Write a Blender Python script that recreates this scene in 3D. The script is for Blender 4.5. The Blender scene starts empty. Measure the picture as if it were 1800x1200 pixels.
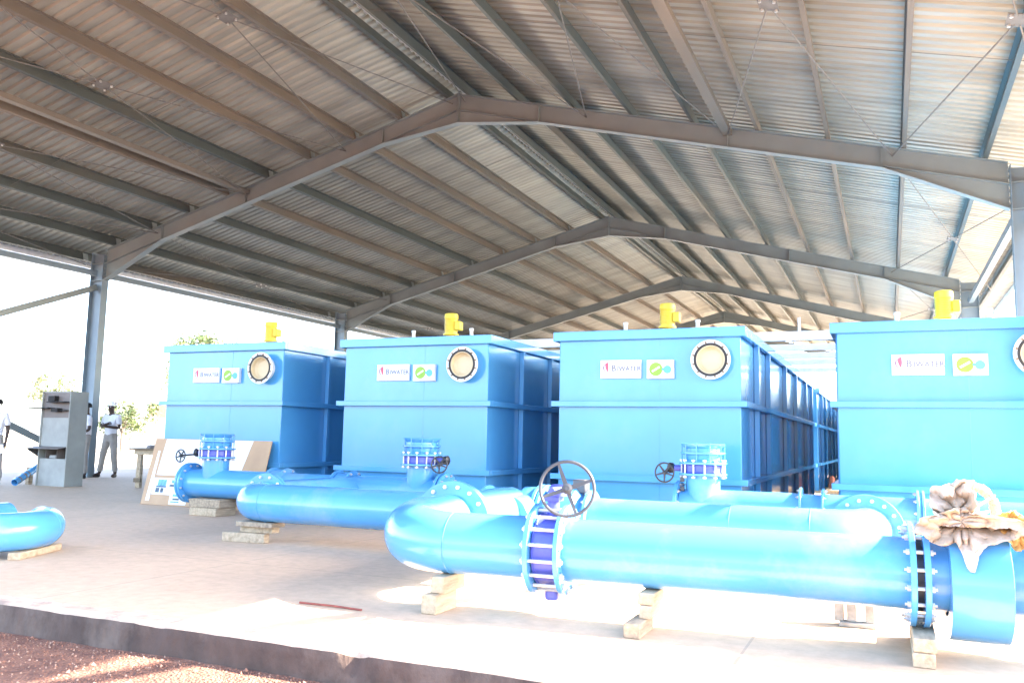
import bpy, bmesh, math, random
from mathutils import Vector, Matrix, noise
from math import sin, cos, pi, radians, sqrt, atan2
random.seed(7)
SC = bpy.context.scene
COL = SC.collection
R = math.radians

# ------------------------------------------------------------------ camera, light, exposure
PAN, PITCH, ROLL = -0.4164, 0.1137, 0.0201
CAM = Vector((4.1317, -10.8538, 1.15))
cd = bpy.data.cameras.new('camera'); co = bpy.data.objects.new('camera', cd); COL.objects.link(co)
cd.lens = 1500.92 / 1800 * 36; cd.sensor_width = 36; cd.clip_end = 2000; cd.clip_start = 0.05
fw = Vector((sin(PAN) * cos(PITCH), cos(PAN) * cos(PITCH), sin(PITCH)))
rt = Vector((cos(PAN), -sin(PAN), 0)); up = rt.cross(fw)
r2 = cos(ROLL) * rt + sin(ROLL) * up; u2 = -sin(ROLL) * rt + cos(ROLL) * up
m = Matrix((r2, u2, -fw)).transposed().to_4x4(); m.translation = CAM
co.matrix_world = m
SC.camera = co

SUN = Vector((1.32, 0.5, 1.0)).normalized()
EL = math.asin(SUN.z); AZ = atan2(SUN.x, SUN.y)
w = bpy.data.worlds.new('World'); SC.world = w; w.use_nodes = True
nt = w.node_tree; bg = nt.nodes['Background']
sky = nt.nodes.new('ShaderNodeTexSky'); sky.sky_type = 'NISHITA'; sky.sun_disc = False
sky.sun_elevation = EL; sky.sun_rotation = AZ; sky.air_density = 0.8; sky.dust_density = 2.0; sky.ozone_density = 0.6; sky.altitude = 100
nt.links.new(sky.outputs[0], bg.inputs[0]); bg.inputs[1].default_value = 0.15
sd = bpy.data.lights.new('sun', 'SUN'); so = bpy.data.objects.new('sun', sd); COL.objects.link(so)
sd.energy = 4.0; sd.angle = R(0.5); sd.color = (1.0, 0.92, 0.82)
so.rotation_euler = SUN.to_track_quat('Z', 'Y').to_euler(); so.location = (20, 5, 20)
SC.view_settings.view_transform = 'Standard'; SC.view_settings.look = 'None'
SC.view_settings.gamma = 1; SC.view_settings.exposure = 3.5
SC.cycles.max_bounces = 8; SC.cycles.diffuse_bounces = 5; SC.cycles.glossy_bounces = 4

# ------------------------------------------------------------------ materials
def mat(name, col, rough=0.6, metal=0.0, var=0.0, scale=3.0, col2=None, thresh=(0.45, 0.6), bump=0.0, bscale=40.0, coat=0.0, stretch=None, emit=None, detail=6.0):
    M = bpy.data.materials.new(name); M.use_nodes = True
    n = M.node_tree.nodes; L = M.node_tree.links; b = n['Principled BSDF']
    b.inputs['Roughness'].default_value = rough; b.inputs['Metallic'].default_value = metal
    if coat: b.inputs['Coat Weight'].default_value = coat; b.inputs['Coat Roughness'].default_value = 0.08
    c = (*col, 1)
    tc = n.new('ShaderNodeTexCoord'); mp = n.new('ShaderNodeMapping'); L.new(tc.outputs['Object'], mp.inputs[0])
    if stretch: mp.inputs['Scale'].default_value = stretch
    out = None
    if var:
        nz = n.new('ShaderNodeTexNoise'); nz.inputs['Scale'].default_value = scale; nz.inputs['Detail'].default_value = detail
        L.new(mp.outputs[0], nz.inputs[0])
        rp = n.new('ShaderNodeValToRGB'); L.new(nz.outputs[0], rp.inputs[0])
        rp.color_ramp.elements[0].position = 0.3; rp.color_ramp.elements[1].position = 0.7
        rp.color_ramp.elements[0].color = (*[max(0, x * (1 - var)) for x in col], 1)
        rp.color_ramp.elements[1].color = (*[min(1, x * (1 + var)) for x in col], 1)
        out = rp.outputs[0]
    if col2:
        n2 = n.new('ShaderNodeTexNoise'); n2.inputs['Scale'].default_value = scale * 0.6; n2.inputs['Detail'].default_value = 8; n2.inputs['Roughness'].default_value = 0.65
        L.new(mp.outputs[0], n2.inputs[0])
        r3 = n.new('ShaderNodeValToRGB'); L.new(n2.outputs[0], r3.inputs[0])
        r3.color_ramp.elements[0].position = thresh[0]; r3.color_ramp.elements[1].position = thresh[1]
        mx = n.new('ShaderNodeMix'); mx.data_type = 'RGBA'; L.new(r3.outputs[0], mx.inputs[0])
        if out: L.new(out, mx.inputs[6])
        else: mx.inputs[6].default_value = c
        mx.inputs[7].default_value = (*col2, 1); out = mx.outputs[2]
    if out: L.new(out, b.inputs['Base Color'])
    else: b.inputs['Base Color'].default_value = c
    if bump:
        n3 = n.new('ShaderNodeTexNoise'); n3.inputs['Scale'].default_value = bscale; n3.inputs['Detail'].default_value = 5
        L.new(mp.outputs[0], n3.inputs[0]); bp = n.new('ShaderNodeBump'); bp.inputs['Strength'].default_value = bump; bp.inputs['Distance'].default_value = 0.02
        L.new(n3.outputs[0], bp.inputs['Height']); L.new(bp.outputs[0], b.inputs['Normal'])
    return M
M = {}
M['tank'] = mat('tank_paint', (0.085, 0.325, 0.60), 0.16, var=0.08, scale=0.9, col2=(0.13, 0.35, 0.58), thresh=(0.5, 0.75), bump=0.07, bscale=1.6, coat=0.3)
M['pipe'] = mat('pipe_paint', (0.085, 0.31, 0.60), 0.25, var=0.07, scale=2.0, col2=(0.24, 0.38, 0.50), thresh=(0.55, 0.85), bump=0.04, bscale=9, coat=0.4)
M['violet'] = mat('valve_body_blue', (0.09, 0.11, 0.45), 0.35, var=0.15, scale=9)
M['zinc'] = mat('zinc_bolt', (0.62, 0.60, 0.57), 0.38, 0.6, var=0.15, scale=30)
M['black'] = mat('black_iron', (0.03, 0.03, 0.033), 0.4, var=0.2, scale=20)
M['greyiron'] = mat('grey_iron', (0.055, 0.057, 0.062), 0.45, var=0.15, scale=15)
M['cream'] = mat('cream_liner', (0.66, 0.54, 0.34), 0.55, var=0.08, scale=4)
M['white'] = mat('white_paint', (0.78, 0.78, 0.76), 0.45, var=0.04, scale=5)
M['gasket'] = mat('rubber_gasket', (0.035, 0.033, 0.03), 0.7)
M['yellow'] = mat('yellow_paint', (0.80, 0.60, 0.03), 0.4, var=0.06, scale=10)
M['steel'] = mat('grey_green_steel', (0.24, 0.27, 0.26), 0.5, 0.0, var=0.1, scale=1.5, col2=(0.27, 0.26, 0.235), thresh=(0.55, 0.8))
M['column'] = mat('blue_grey_steel', (0.20, 0.255, 0.29), 0.5, 0.1, var=0.08, scale=2.0)
M['purlin_grey'] = mat('purlin_grey', (0.095, 0.11, 0.10), 0.5, 0.1, var=0.15, scale=1.2, col2=(0.17, 0.135, 0.10), thresh=(0.5, 0.7), stretch=(1, 0.25, 1))
M['purlin_rust'] = mat('purlin_primer', (0.20, 0.16, 0.12), 0.6, var=0.2, scale=1.5, col2=(0.16, 0.15, 0.13), thresh=(0.45, 0.65), stretch=(1, 0.25, 1))
M['galv'] = mat('galvanised', (0.76, 0.77, 0.78), 0.45, 0.0, var=0.1, scale=6)
M['rod'] = mat('brace_rod', (0.17, 0.16, 0.145), 0.7, 0.0, var=0.2, scale=8)
M['wood'] = mat('pine_wood', (0.50, 0.38, 0.25), 0.75, var=0.2, scale=5, stretch=(6, 1, 6), col2=(0.33, 0.23, 0.13), thresh=(0.5, 0.72), bump=0.5, bscale=30)
M['oldwood'] = mat('weathered_wood', (0.40, 0.30, 0.20), 0.85, var=0.3, scale=5, stretch=(6, 1, 6), col2=(0.14, 0.10, 0.07), thresh=(0.5, 0.75), bump=0.4, bscale=30)
M['darkwood'] = mat('dark_wood', (0.22, 0.16, 0.10), 0.8, var=0.3, scale=6, bump=0.3)
M['ply'] = mat('brown_board', (0.52, 0.33, 0.19), 0.7, var=0.1, scale=3)
M['paperwhite'] = mat('white_sheet', (0.80, 0.80, 0.80), 0.6)
M['inkblue'] = mat('printed_blue', (0.15, 0.38, 0.62), 0.6, var=0.4, scale=18)
M['inkdark'] = mat('printed_dark', (0.09, 0.12, 0.15), 0.6, var=0.4, scale=22)
M['inkgrey'] = mat('printed_pale_grey', (0.16, 0.165, 0.21), 0.6)
M['pink'] = mat('logo_pink', (0.55, 0.10, 0.15), 0.5)
M['plum'] = mat('logo_outline', (0.18, 0.08, 0.15), 0.5)
M['green'] = mat('logo_green', (0.26, 0.45, 0.05), 0.5, var=0.06, scale=20)
M['aqua'] = mat('logo_aqua', (0.12, 0.42, 0.60), 0.5)
M['teal'] = mat('logo_teal', (0.10, 0.42, 0.40), 0.5)
M['kraft'] = mat('kraft_paper', (0.47, 0.36, 0.26), 0.85, var=0.12, scale=9, col2=(0.62, 0.54, 0.46), thresh=(0.45, 0.62), bump=0.5, bscale=25)
M['kraft_y'] = mat('yellow_tape_paper', (0.55, 0.33, 0.11), 0.8, var=0.15, scale=9)
M['plastic'] = mat('white_wrap', (0.80, 0.77, 0.72), 0.5, var=0.06, scale=20, bump=0.6, bscale=22)
M['fibre'] = mat('fibre_panel', (0.36, 0.36, 0.33), 0.85, var=0.12, scale=4, bump=0.2)
M['fibre_side'] = mat('fibre_side_panel', (0.33, 0.33, 0.29), 0.85, var=0.1, scale=3)
M['brownpanel'] = mat('brown_panel', (0.20, 0.165, 0.145), 0.6, var=0.12, scale=4)
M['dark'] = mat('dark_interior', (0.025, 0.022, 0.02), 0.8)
M['skin'] = mat('skin', (0.055, 0.028, 0.018), 0.5, var=0.1, scale=12)
M['shirt'] = mat('white_cloth', (0.84, 0.82, 0.85), 0.85, var=0.06, scale=9, bump=0.5, bscale=14)
M['trouser'] = mat('grey_cloth', (0.40, 0.36, 0.32), 0.9, var=0.1, scale=9, bump=0.5, bscale=14)
M['shoe'] = mat('shoe_leather', (0.03, 0.025, 0.022), 0.5)
M['hair'] = mat('hair', (0.012, 0.01, 0.01), 0.8)
M['leaf'] = mat('leaves', (0.11, 0.15, 0.05), 0.6, var=0.35, scale=2.5)
M['leaf_dry'] = mat('pale_leaves', (0.16, 0.17, 0.08), 0.6, var=0.3, scale=2.5)
M['bark'] = mat('bark', (0.13, 0.10, 0.075), 0.9, var=0.3, scale=5)
M['brick'] = mat('brick_wall', (0.36, 0.22, 0.15), 0.9, var=0.2, scale=6)
M['plaster'] = mat('pale_plaster', (0.62, 0.56, 0.48), 0.9, var=0.1, scale=1)
M['concrete'] = mat('concrete_block', (0.34, 0.31, 0.28), 0.9, var=0.25, scale=12, bump=0.4)
M['rust'] = mat('rusty_bar', (0.25, 0.06, 0.04), 0.7, var=0.3, scale=20)
M['orange'] = mat('orange_plastic', (0.35, 0.09, 0.04), 0.6)

def roofmat():
    m_ = bpy.data.materials.new('roof_sheet'); m_.use_nodes = True; n = m_.node_tree.nodes; L = m_.node_tree.links; b = n['Principled BSDF']
    tc = n.new('ShaderNodeTexCoord'); mp = n.new('ShaderNodeMapping'); L.new(tc.outputs['Object'], mp.inputs[0]); mp.inputs['Scale'].default_value = (0.35, 1.8, 1)
    nz = n.new('ShaderNodeTexNoise'); nz.inputs['Scale'].default_value = 1.4; nz.inputs['Detail'].default_value = 7; L.new(mp.outputs[0], nz.inputs[0])
    rp = n.new('ShaderNodeValToRGB'); L.new(nz.outputs[0], rp.inputs[0])
    e = rp.color_ramp.elements; e[0].position = 0.3; e[0].color = (0.25, 0.24, 0.20, 1); e[1].position = 0.72; e[1].color = (0.39, 0.37, 0.305, 1)
    L.new(rp.outputs[0], b.inputs['Base Color']); b.inputs['Metallic'].default_value = 0.15; b.inputs['Roughness'].default_value = 0.45
    return m_
M['roof'] = roofmat()
def floormat():
    m_ = bpy.data.materials.new('dusty_concrete'); m_.use_nodes = True; n = m_.node_tree.nodes; L = m_.node_tree.links; b = n['Principled BSDF']
    b.inputs['Roughness'].default_value = 0.75
    tc = n.new('ShaderNodeTexCoord')
    def nzf(s, d, r=0.5, st=None):
        mp = n.new('ShaderNodeMapping'); L.new(tc.outputs['Object'], mp.inputs[0])
        if st: mp.inputs['Scale'].default_value = st
        z = n.new('ShaderNodeTexNoise'); z.inputs['Scale'].default_value = s; z.inputs['Detail'].default_value = d; z.inputs['Roughness'].default_value = r; L.new(mp.outputs[0], z.inputs[0]); return z
    a = nzf(0.45, 6, 0.55, (1, 0.6, 1)); r1 = n.new('ShaderNodeValToRGB'); L.new(a.outputs[0], r1.inputs[0])
    e = r1.color_ramp.elements; e[0].position = 0.33; e[0].color = (0.57, 0.40, 0.265, 1); e[1].position = 0.66; e[1].color = (0.66, 0.465, 0.305, 1)
    s = nzf(9, 8, 0.7); r_ = n.new('ShaderNodeValToRGB'); L.new(s.outputs[0], r_.inputs[0])
    r_.color_ramp.elements[0].position = 0.35; r_.color_ramp.elements[0].color = (0.86, 0.86, 0.86, 1); r_.color_ramp.elements[1].position = 0.62; r_.color_ramp.elements[1].color = (1.03, 1.03, 1.03, 1)
    mx = n.new('ShaderNodeMix'); mx.data_type = 'RGBA'; mx.blend_type = 'MULTIPLY'; mx.inputs[0].default_value = 1
    L.new(r1.outputs[0], mx.inputs[6]); L.new(r_.outputs[0], mx.inputs[7])
    # expansion joints, cut every 4.6 m
    sx = n.new('ShaderNodeSeparateXYZ'); L.new(tc.outputs['Object'], sx.inputs[0])
    def joint(o, per, off):
        ad = n.new('ShaderNodeMath'); ad.operation = 'ADD'; ad.inputs[1].default_value = off; L.new(o, ad.inputs[0])
        pm = n.new('ShaderNodeMath'); pm.operation = 'PINGPONG'; pm.inputs[1].default_value = per / 2; L.new(ad.outputs[0], pm.inputs[0])
        lt = n.new('ShaderNodeMath'); lt.operation = 'LESS_THAN'; lt.inputs[1].default_value = 0.008; L.new(pm.outputs[0], lt.inputs[0]); return lt.outputs[0]
    j = joint(sx.outputs[0], 4.6, 1.25); j2 = joint(sx.outputs[1], 4.3, 0.35)
    mm = n.new('ShaderNodeMath'); mm.operation = 'MAXIMUM'; L.new(j, mm.inputs[0]); L.new(j2, mm.inputs[1])
    ml = n.new('ShaderNodeMath'); ml.operation = 'MULTIPLY'; ml.inputs[1].default_value = 0.35; L.new(mm.outputs[0], ml.inputs[0])
    m3 = n.new('ShaderNodeMix'); m3.data_type = 'RGBA'; L.new(ml.outputs[0], m3.inputs[0]); L.new(mx.outputs[2], m3.inputs[6]); m3.inputs[7].default_value = (0.2, 0.15, 0.12, 1)
    L.new(m3.outputs[2], b.inputs['Base Color'])
    f = nzf(60, 6, 0.6); bp = n.new('ShaderNodeBump'); bp.inputs['Strength'].default_value = 0.25; bp.inputs['Distance'].default_value = 0.01; L.new(f.outputs[0], bp.inputs['Height']); L.new(bp.outputs[0], b.inputs['Normal'])
    return m_
M['floor'] = floormat()
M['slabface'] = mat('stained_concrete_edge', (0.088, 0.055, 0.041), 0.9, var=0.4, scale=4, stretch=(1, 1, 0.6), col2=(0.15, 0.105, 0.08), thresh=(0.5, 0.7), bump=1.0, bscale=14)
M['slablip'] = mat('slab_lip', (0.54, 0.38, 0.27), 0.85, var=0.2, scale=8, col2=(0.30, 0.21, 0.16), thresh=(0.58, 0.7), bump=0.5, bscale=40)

# ------------------------------------------------------------------ mesh builder
def rootpos(o):
    v = Vector((0, 0, 0))
    while o: v += o.location; o = o.parent
    return v
class MB:
    def __init__(s): s.v = []; s.f = []; s.mi = []; s.cur = 0
    def add(s, vs, fs):
        b = len(s.v); s.v += [Vector(v) for v in vs]; s.f += [tuple(b + i for i in f) for f in fs]; s.mi += [s.cur] * len(fs); return s
    def box(s, x0, x1, y0, y1, z0, z1):
        vs = [(x, y, z) for z in (z0, z1) for y in (y0, y1) for x in (x0, x1)]
        return s.add(vs, [(0, 2, 3, 1), (4, 5, 7, 6), (0, 1, 5, 4), (2, 6, 7, 3), (0, 4, 6, 2), (1, 3, 7, 5)])
    def obox(s, c, ax, ay, az):
        c, ax, ay, az = map(Vector, (c, ax, ay, az))
        vs = [c + i * ax + j * ay + k * az for k in (-1, 1) for j in (-1, 1) for i in (-1, 1)]
        return s.add(vs, [(0, 2, 3, 1), (4, 5, 7, 6), (0, 1, 5, 4), (2, 6, 7, 3), (0, 4, 6, 2), (1, 3, 7, 5)])
    def bar(s, a, b, wd, ht, upv=(0, 0, 1)):
        a, b = Vector(a), Vector(b); d = (b - a); L = d.length; d.normalize(); u = Vector(upv); sd_ = d.cross(u)
        if sd_.length < 1e-4: sd_ = d.cross(Vector((1, 0, 0)))
        sd_.normalize(); u = sd_.cross(d)
        return s.obox((a + b) / 2, d * L / 2, sd_ * wd / 2, u * ht / 2)
    def sweep(s, pts, radii, n=24, caps=True):
        pts = [Vector(p) for p in pts]; b = len(s.v); N = len(pts); prev = None
        for i, p in enumerate(pts):
            d = (pts[min(i + 1, N - 1)] - pts[max(i - 1, 0)])
            if d.length < 1e-9: d = Vector((0, 0, 1))
            d.normalize()
            if prev is None:
                t = Vector((0, 0, 1)) if abs(d.z) < 0.9 else Vector((1, 0, 0))
                x = d.cross(t).normalized()
            else:
                x = (prev - d * prev.dot(d)).normalized()
            prev = x; y = d.cross(x); r = radii[i] if isinstance(radii, (list, tuple)) else radii
            for k in range(n):
                a = 2 * pi * k / n; s.v.append(p + x * r * cos(a) + y * r * sin(a))
        for i in range(N - 1):
            for k in range(n):
                k2 = (k + 1) % n; s.f.append((b + i * n + k, b + i * n + k2, b + (i + 1) * n + k2, b + (i + 1) * n + k)); s.mi.append(s.cur)
        if caps:
            s.f.append(tuple(b + k for k in reversed(range(n)))); s.f.append(tuple(b + (N - 1) * n + k for k in range(n))); s.mi += [s.cur] * 2
        return s
    def lathe(s, c, axis, prof, n=40):
        c = Vector(c); d = Vector(axis).normalized(); t = Vector((0, 0, 1)) if abs(d.z) < 0.9 else Vector((1, 0, 0))
        x = d.cross(t).normalized(); y = d.cross(x); b = len(s.v)
        for (h, r) in prof:
            for k in range(n):
                a = 2 * pi * k / n; s.v.append(c + d * h + (x * cos(a) + y * sin(a)) * r)
        for i in range(len(prof) - 1):
            for k in range(n):
                k2 = (k + 1) % n; s.f.append((b + i * n + k, b + i * n + k2, b + (i + 1) * n + k2, b + (i + 1) * n + k)); s.mi.append(s.cur)
        return s
    def torus(s, c, axis, R0, r, n=40, m_=10):
        c = Vector(c); d = Vector(axis).normalized(); t = Vector((0, 0, 1)) if abs(d.z) < 0.9 else Vector((1, 0, 0))
        x = d.cross(t).normalized(); y = d.cross(x); b = len(s.v)
        for i in range(n):
            a = 2 * pi * i / n; e = x * cos(a) + y * sin(a)
            for k in range(m_):
                q = 2 * pi * k / m_; s.v.append(c + e * (R0 + r * cos(q)) + d * r * sin(q))
        for i in range(n):
            for k in range(m_):
                s.f.append((b + i * m_ + k, b + i * m_ + (k + 1) % m_, b + ((i + 1) % n) * m_ + (k + 1) % m_, b + ((i + 1) % n) * m_ + k)); s.mi.append(s.cur)
        return s
    def prism(s, poly, axis, h0, h1):   # poly in the two other axes
        def P(a, b_, h): return {'x': (h, a, b_), 'y': (a, h, b_), 'z': (a, b_, h)}[axis]
        n = len(poly); vs = [P(a, b_, h0) for a, b_ in poly] + [P(a, b_, h1) for a, b_ in poly]
        return s.add(vs, [tuple(range(n)), tuple(reversed(range(n, 2 * n)))] + [(i, i + n, (i + 1) % n + n, (i + 1) % n) for i in range(n)])
    def build(s, name, mats, parent=None, bevel=0, loc=None, smooth=35, label=None):
        me = bpy.data.meshes.new(name); o = bpy.data.objects.new(name, me); COL.objects.link(o)
        if parent: o.parent = parent; off = rootpos(parent)
        elif loc is not None: o.location = loc; off = Vector(loc)
        else: off = Vector((0, 0, 0))
        me.from_pydata([v - off for v in s.v], [], s.f)
        if not isinstance(mats, (list, tuple)): mats = [mats]
        for mm in mats: me.materials.append(M[mm] if isinstance(mm, str) else mm)
        me.polygons.foreach_set('material_index', s.mi)
        bm = bmesh.new(); bm.from_mesh(me); bmesh.ops.recalc_face_normals(bm, faces=bm.faces); bm.to_mesh(me); bm.free()
        me.polygons.foreach_set('use_smooth', [True] * len(me.polygons))
        me.set_sharp_from_angle(angle=R(smooth))
        if bevel:
            b = o.modifiers.new('bevel', 'BEVEL'); b.width = bevel; b.segments = 2; b.limit_method = 'ANGLE'; b.angle_limit = R(40)
        if label: o['label'] = label
        return o
def tag(o, label=None, cat=None, group=None, kind=None):
    if label: o['label'] = label
    if cat: o['category'] = cat
    if group: o['group'] = group
    if kind: o['kind'] = kind
    return o
def thing(name, loc, label, cat, group=None):
    o = bpy.data.objects.new(name, None); COL.objects.link(o); o.location = loc; o.empty_display_size = 0.2
    return tag(o, label, cat, group)
def copy_tree(o, parent=None):
    c = o.copy(); COL.objects.link(c); c.parent = parent
    for ch in list(o.children): copy_tree(ch, c)
    return c

# ------------------------------------------------------------------ ground, slab
def gz(x, y):
    near = max(0.0, 1 - max(0, abs(y + 9) - 3) / 6) * max(0, 1 - max(0, abs(x - 1) - 8) / 8)
    return -0.19 + 0.02 * noise.noise((x * 0.7, y * 0.7, 0)) + near * 0.012 * noise.noise((x * 3, y * 3, 2))
def axis_pts(lo, hi, a, b, step):
    pts = []; x = a
    while x < b: pts.append(x); x += step
    q = step; x = b
    while x < hi: pts.append(x); q *= 1.25; x += q
    pts.append(hi); q = step; x = a - q; left = []
    while x > lo: left.append(x); q *= 1.25; x -= q
    left.append(lo); return left[::-1] + pts
xs = axis_pts(-900, 900, -6, 8, 0.1); ys = axis_pts(-300, 900, -8.5, -6.0, 0.06)
g = MB(); g.v = [Vector((x, y, gz(x, y))) for y in ys for x in xs]; nx = len(xs)
g.f = [(j * nx + i, j * nx + i + 1, (j + 1) * nx + i + 1, (j + 1) * nx + i) for j in range(len(ys) - 1) for i in range(nx - 1)]; g.mi = [0] * len(g.f)
gm = bpy.data.materials.new('red_earth'); gm.use_nodes = True
n = gm.node_tree.nodes; L = gm.node_tree.links; b = n['Principled BSDF']; b.inputs['Roughness'].default_value = 0.95
tc = n.new('ShaderNodeTexCoord'); nz = n.new('ShaderNodeTexNoise'); nz.inputs['Scale'].default_value = 7; nz.inputs['Detail'].default_value = 9; nz.inputs['Roughness'].default_value = 0.7; L.new(tc.outputs['Object'], nz.inputs[0])
rp = n.new('ShaderNodeValToRGB'); L.new(nz.outputs[0], rp.inputs[0]); e = rp.color_ramp.elements
e[0].position = 0.32; e[0].color = (0.13, 0.05, 0.032, 1); e[1].position = 0.68; e[1].color = (0.33, 0.155, 0.095, 1)
vz = n.new('ShaderNodeTexVoronoi'); vz.inputs['Scale'].default_value = 55; L.new(tc.outputs['Object'], vz.inputs[0])
vr = n.new('ShaderNodeValToRGB'); L.new(vz.outputs['Distance'], vr.inputs[0]); vr.color_ramp.elements[0].position = 0.0; vr.color_ramp.elements[0].color = (1.3, 1.3, 1.3, 1); vr.color_ramp.elements[1].position = 0.55; vr.color_ramp.elements[1].color = (0.72, 0.72, 0.72, 1)
mx = n.new('ShaderNodeMix'); mx.data_type = 'RGBA'; mx.blend_type = 'MULTIPLY'; mx.inputs[0].default_value = 1; L.new(rp.outputs[0], mx.inputs[6]); L.new(vr.outputs[0], mx.inputs[7])
# paler sand away from the slab's front (real soil colour varies by place)
sx = n.new('ShaderNodeSeparateXYZ'); L.new(tc.outputs['Object'], sx.inputs[0])
mr = n.new('ShaderNodeMapRange'); mr.inputs['From Min'].default_value = -5; mr.inputs['From Max'].default_value = 1; L.new(sx.outputs[1], mr.inputs[0])
m2 = n.new('ShaderNodeMix'); m2.data_type = 'RGBA'; L.new(mr.outputs[0], m2.inputs[0]); L.new(mx.outputs[2], m2.inputs[6]); m2.inputs[7].default_value = (0.66, 0.56, 0.42, 1)
L.new(m2.outputs[2], b.inputs['Base Color'])
bp = n.new('ShaderNodeBump'); bp.inputs['Strength'].default_value = 0.8; bp.inputs['Distance'].default_value = 0.02; L.new(vz.outputs['Distance'], bp.inputs['Height']); L.new(bp.outputs[0], b.inputs['Normal'])
tag(g.build('ground', gm), kind='structure')
# scattered gravel by the slab foot
gr = MB(); random.seed(3)
for i in range(3500):
    x = random.uniform(-3.5, 2.5); y = -6.86 - abs(random.gauss(0, 0.5)); r = random.uniform(0.002, 0.007) * (2.0 if random.random() < 0.04 else 1)
    z = gz(x, y) + r * 0.3; a = [Vector((random.uniform(-1, 1), random.uniform(-1, 1), random.uniform(-1, 1))) * 0.35 for _ in range(6)]
    base = [(1, 0, 0), (0, 1, 0), (-1, 0, 0), (0, -1, 0), (0, 0, 1), (0, 0, -1)]
    vs = [Vector((x, y, z)) + (Vector(q) + a[k]) * r for k, q in enumerate(base)]
    gr.cur = 0 if random.random() < 0.6 else 1
    gr.add(vs, [(0, 1, 4), (1, 2, 4), (2, 3, 4), (3, 0, 4), (1, 0, 5), (2, 1, 5), (3, 2, 5), (0, 3, 5)])
M['grav1'] = mat('gravel_red', (0.27, 0.12, 0.075), 0.95); M['grav2'] = mat('gravel_tan', (0.38, 0.24, 0.17), 0.95)
tag(gr.build('gravel', ['grav1', 'grav2'], smooth=10), kind='stuff', label='loose reddish gravel scattered on the earth before the slab edge', cat='gravel')

# slab: top sheet, rough lip and broken front face
SX0, SX1, SY0, SY1 = -17.5, 9.5, -6.83, 49.0
sl = MB()
sl.box(SX0, SX1, SY0 + 0.165, SY1, -0.6, 0.0)
tag(sl.build('floor_slab', 'floor'), kind='structure')
lip = MB(); N = 540; prof = []
rows = []
for i in range(N + 1):
    x = SX0 + (SX1 - SX0) * i / N
    nn = noise.noise((x * 2.2, 0, 5)) * 0.5 + noise.noise((x * 9, 3, 1)) * 0.3 + noise.noise((x * 25, 3, 9)) * 0.2
    chip = max(0, noise.noise((x * 3.1, 8, 8)) - 0.42) * 0.22 + max(0, noise.noise((x * 14, 18, 8)) - 0.3) * 0.03
    if abs(x - 0.02) < 0.11: chip += 0.03 * cos((x - 0.02) / 0.11 * pi / 2)
    ye = SY0 + 0.012 * nn + chip
    rows.append([(x, SY0 + 0.163, -0.5), (x, SY0 + 0.163, -0.002 + 0.004 * nn), (x, SY0 + 0.15 + 0.008 * nn, -0.010), (x, SY0 + 0.08, -0.004 + 0.004 * nn), (x, ye + 0.012, -0.007 - chip * 0.3), (x, ye, -0.02 - chip * 0.5 + 0.005 * nn),
                 (x, ye * 0.4 + 0.6 * SY0 + 0.008 * noise.noise((x * 12, 0, 1)), -0.07 - chip), (x, SY0 - 0.006 + 0.012 * noise.noise((x * 8, 0.1, 4)), -0.14), (x, SY0 - 0.012 + 0.014 * noise.noise((x * 8, 0.2, 6)), -0.20), (x, SY0 - 0.02, -0.4)])
K = len(rows[0])
for r_ in rows: lip.v += [Vector(p) for p in r_]
for i in range(N):
    for k in range(K - 1):
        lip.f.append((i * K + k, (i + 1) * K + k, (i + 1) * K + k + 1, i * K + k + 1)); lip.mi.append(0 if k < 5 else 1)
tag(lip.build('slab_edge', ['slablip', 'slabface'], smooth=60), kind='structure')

# ------------------------------------------------------------------ shed
RX, ZR, SLP, Y1, SB = -4.048, 8.393, 0.2628, 4.6264, 10.6277
FY = [Y1 + SB * k for k in (-1, 0, 1, 2, 3, 4)]
def rp_(sg, d, off=0.0): return (RX + sg * d, ZR - SLP * d + off)
SV = Vector((1, 0, -SLP)).normalized()
shed = thing('steel_shed', (RX, 10, 0), 'open sided grey steel portal frame shed with ribbed metal roof over the tanks', 'shed')
# roof sheets
YR0, YR1 = -7.05, 47.9
for sg in (-1, 1):
    rf = MB(); prof = []; y = YR0
    while y < YR1:
        prof += [(y, 0), (y + 0.105, 0), (y + 0.13, 0.034), (y + 0.175, 0.034)]; y += 0.2
    prof.append((y, 0)); DE = 11.4; segs = [0.12, 4.0, 7.7, DE]
    for (yy, h) in prof:
        for d in segs:
            x, z = rp_(sg, d, 0.212 + h); rf.v.append(Vector((x, yy, z)))
    ns = len(segs)
    for i in range(len(prof) - 1):
        for k in range(ns - 1): rf.f.append((i * ns + k, i * ns + k + 1, (i + 1) * ns + k + 1, (i + 1) * ns + k)); rf.mi.append(0)
    ro = rf.build('roof_sheet', 'roof', shed, smooth=15)
    so_ = ro.modifiers.new('thickness', 'SOLIDIFY'); so_.thickness = 0.003; so_.offset = 1
    # eave trim
    x, z = rp_(sg, 11.41, 0.2); t = MB(); t.box(x - 0.02, x + 0.02, YR0, YR1, z - 0.12, z + 0.06); t.build('eave_trim', 'galv', shed)
rc = MB()
zc = ZR + 0.27
rc.prism([(RX - 0.3, zc - 0.055), (RX, zc + 0.025), (RX + 0.3, zc - 0.055), (RX + 0.3, zc - 0.05), (RX, zc + 0.03), (RX - 0.3, zc - 0.05)], 'y', YR0, YR1)
rc.build('ridge_cap', 'galv', shed)
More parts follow.
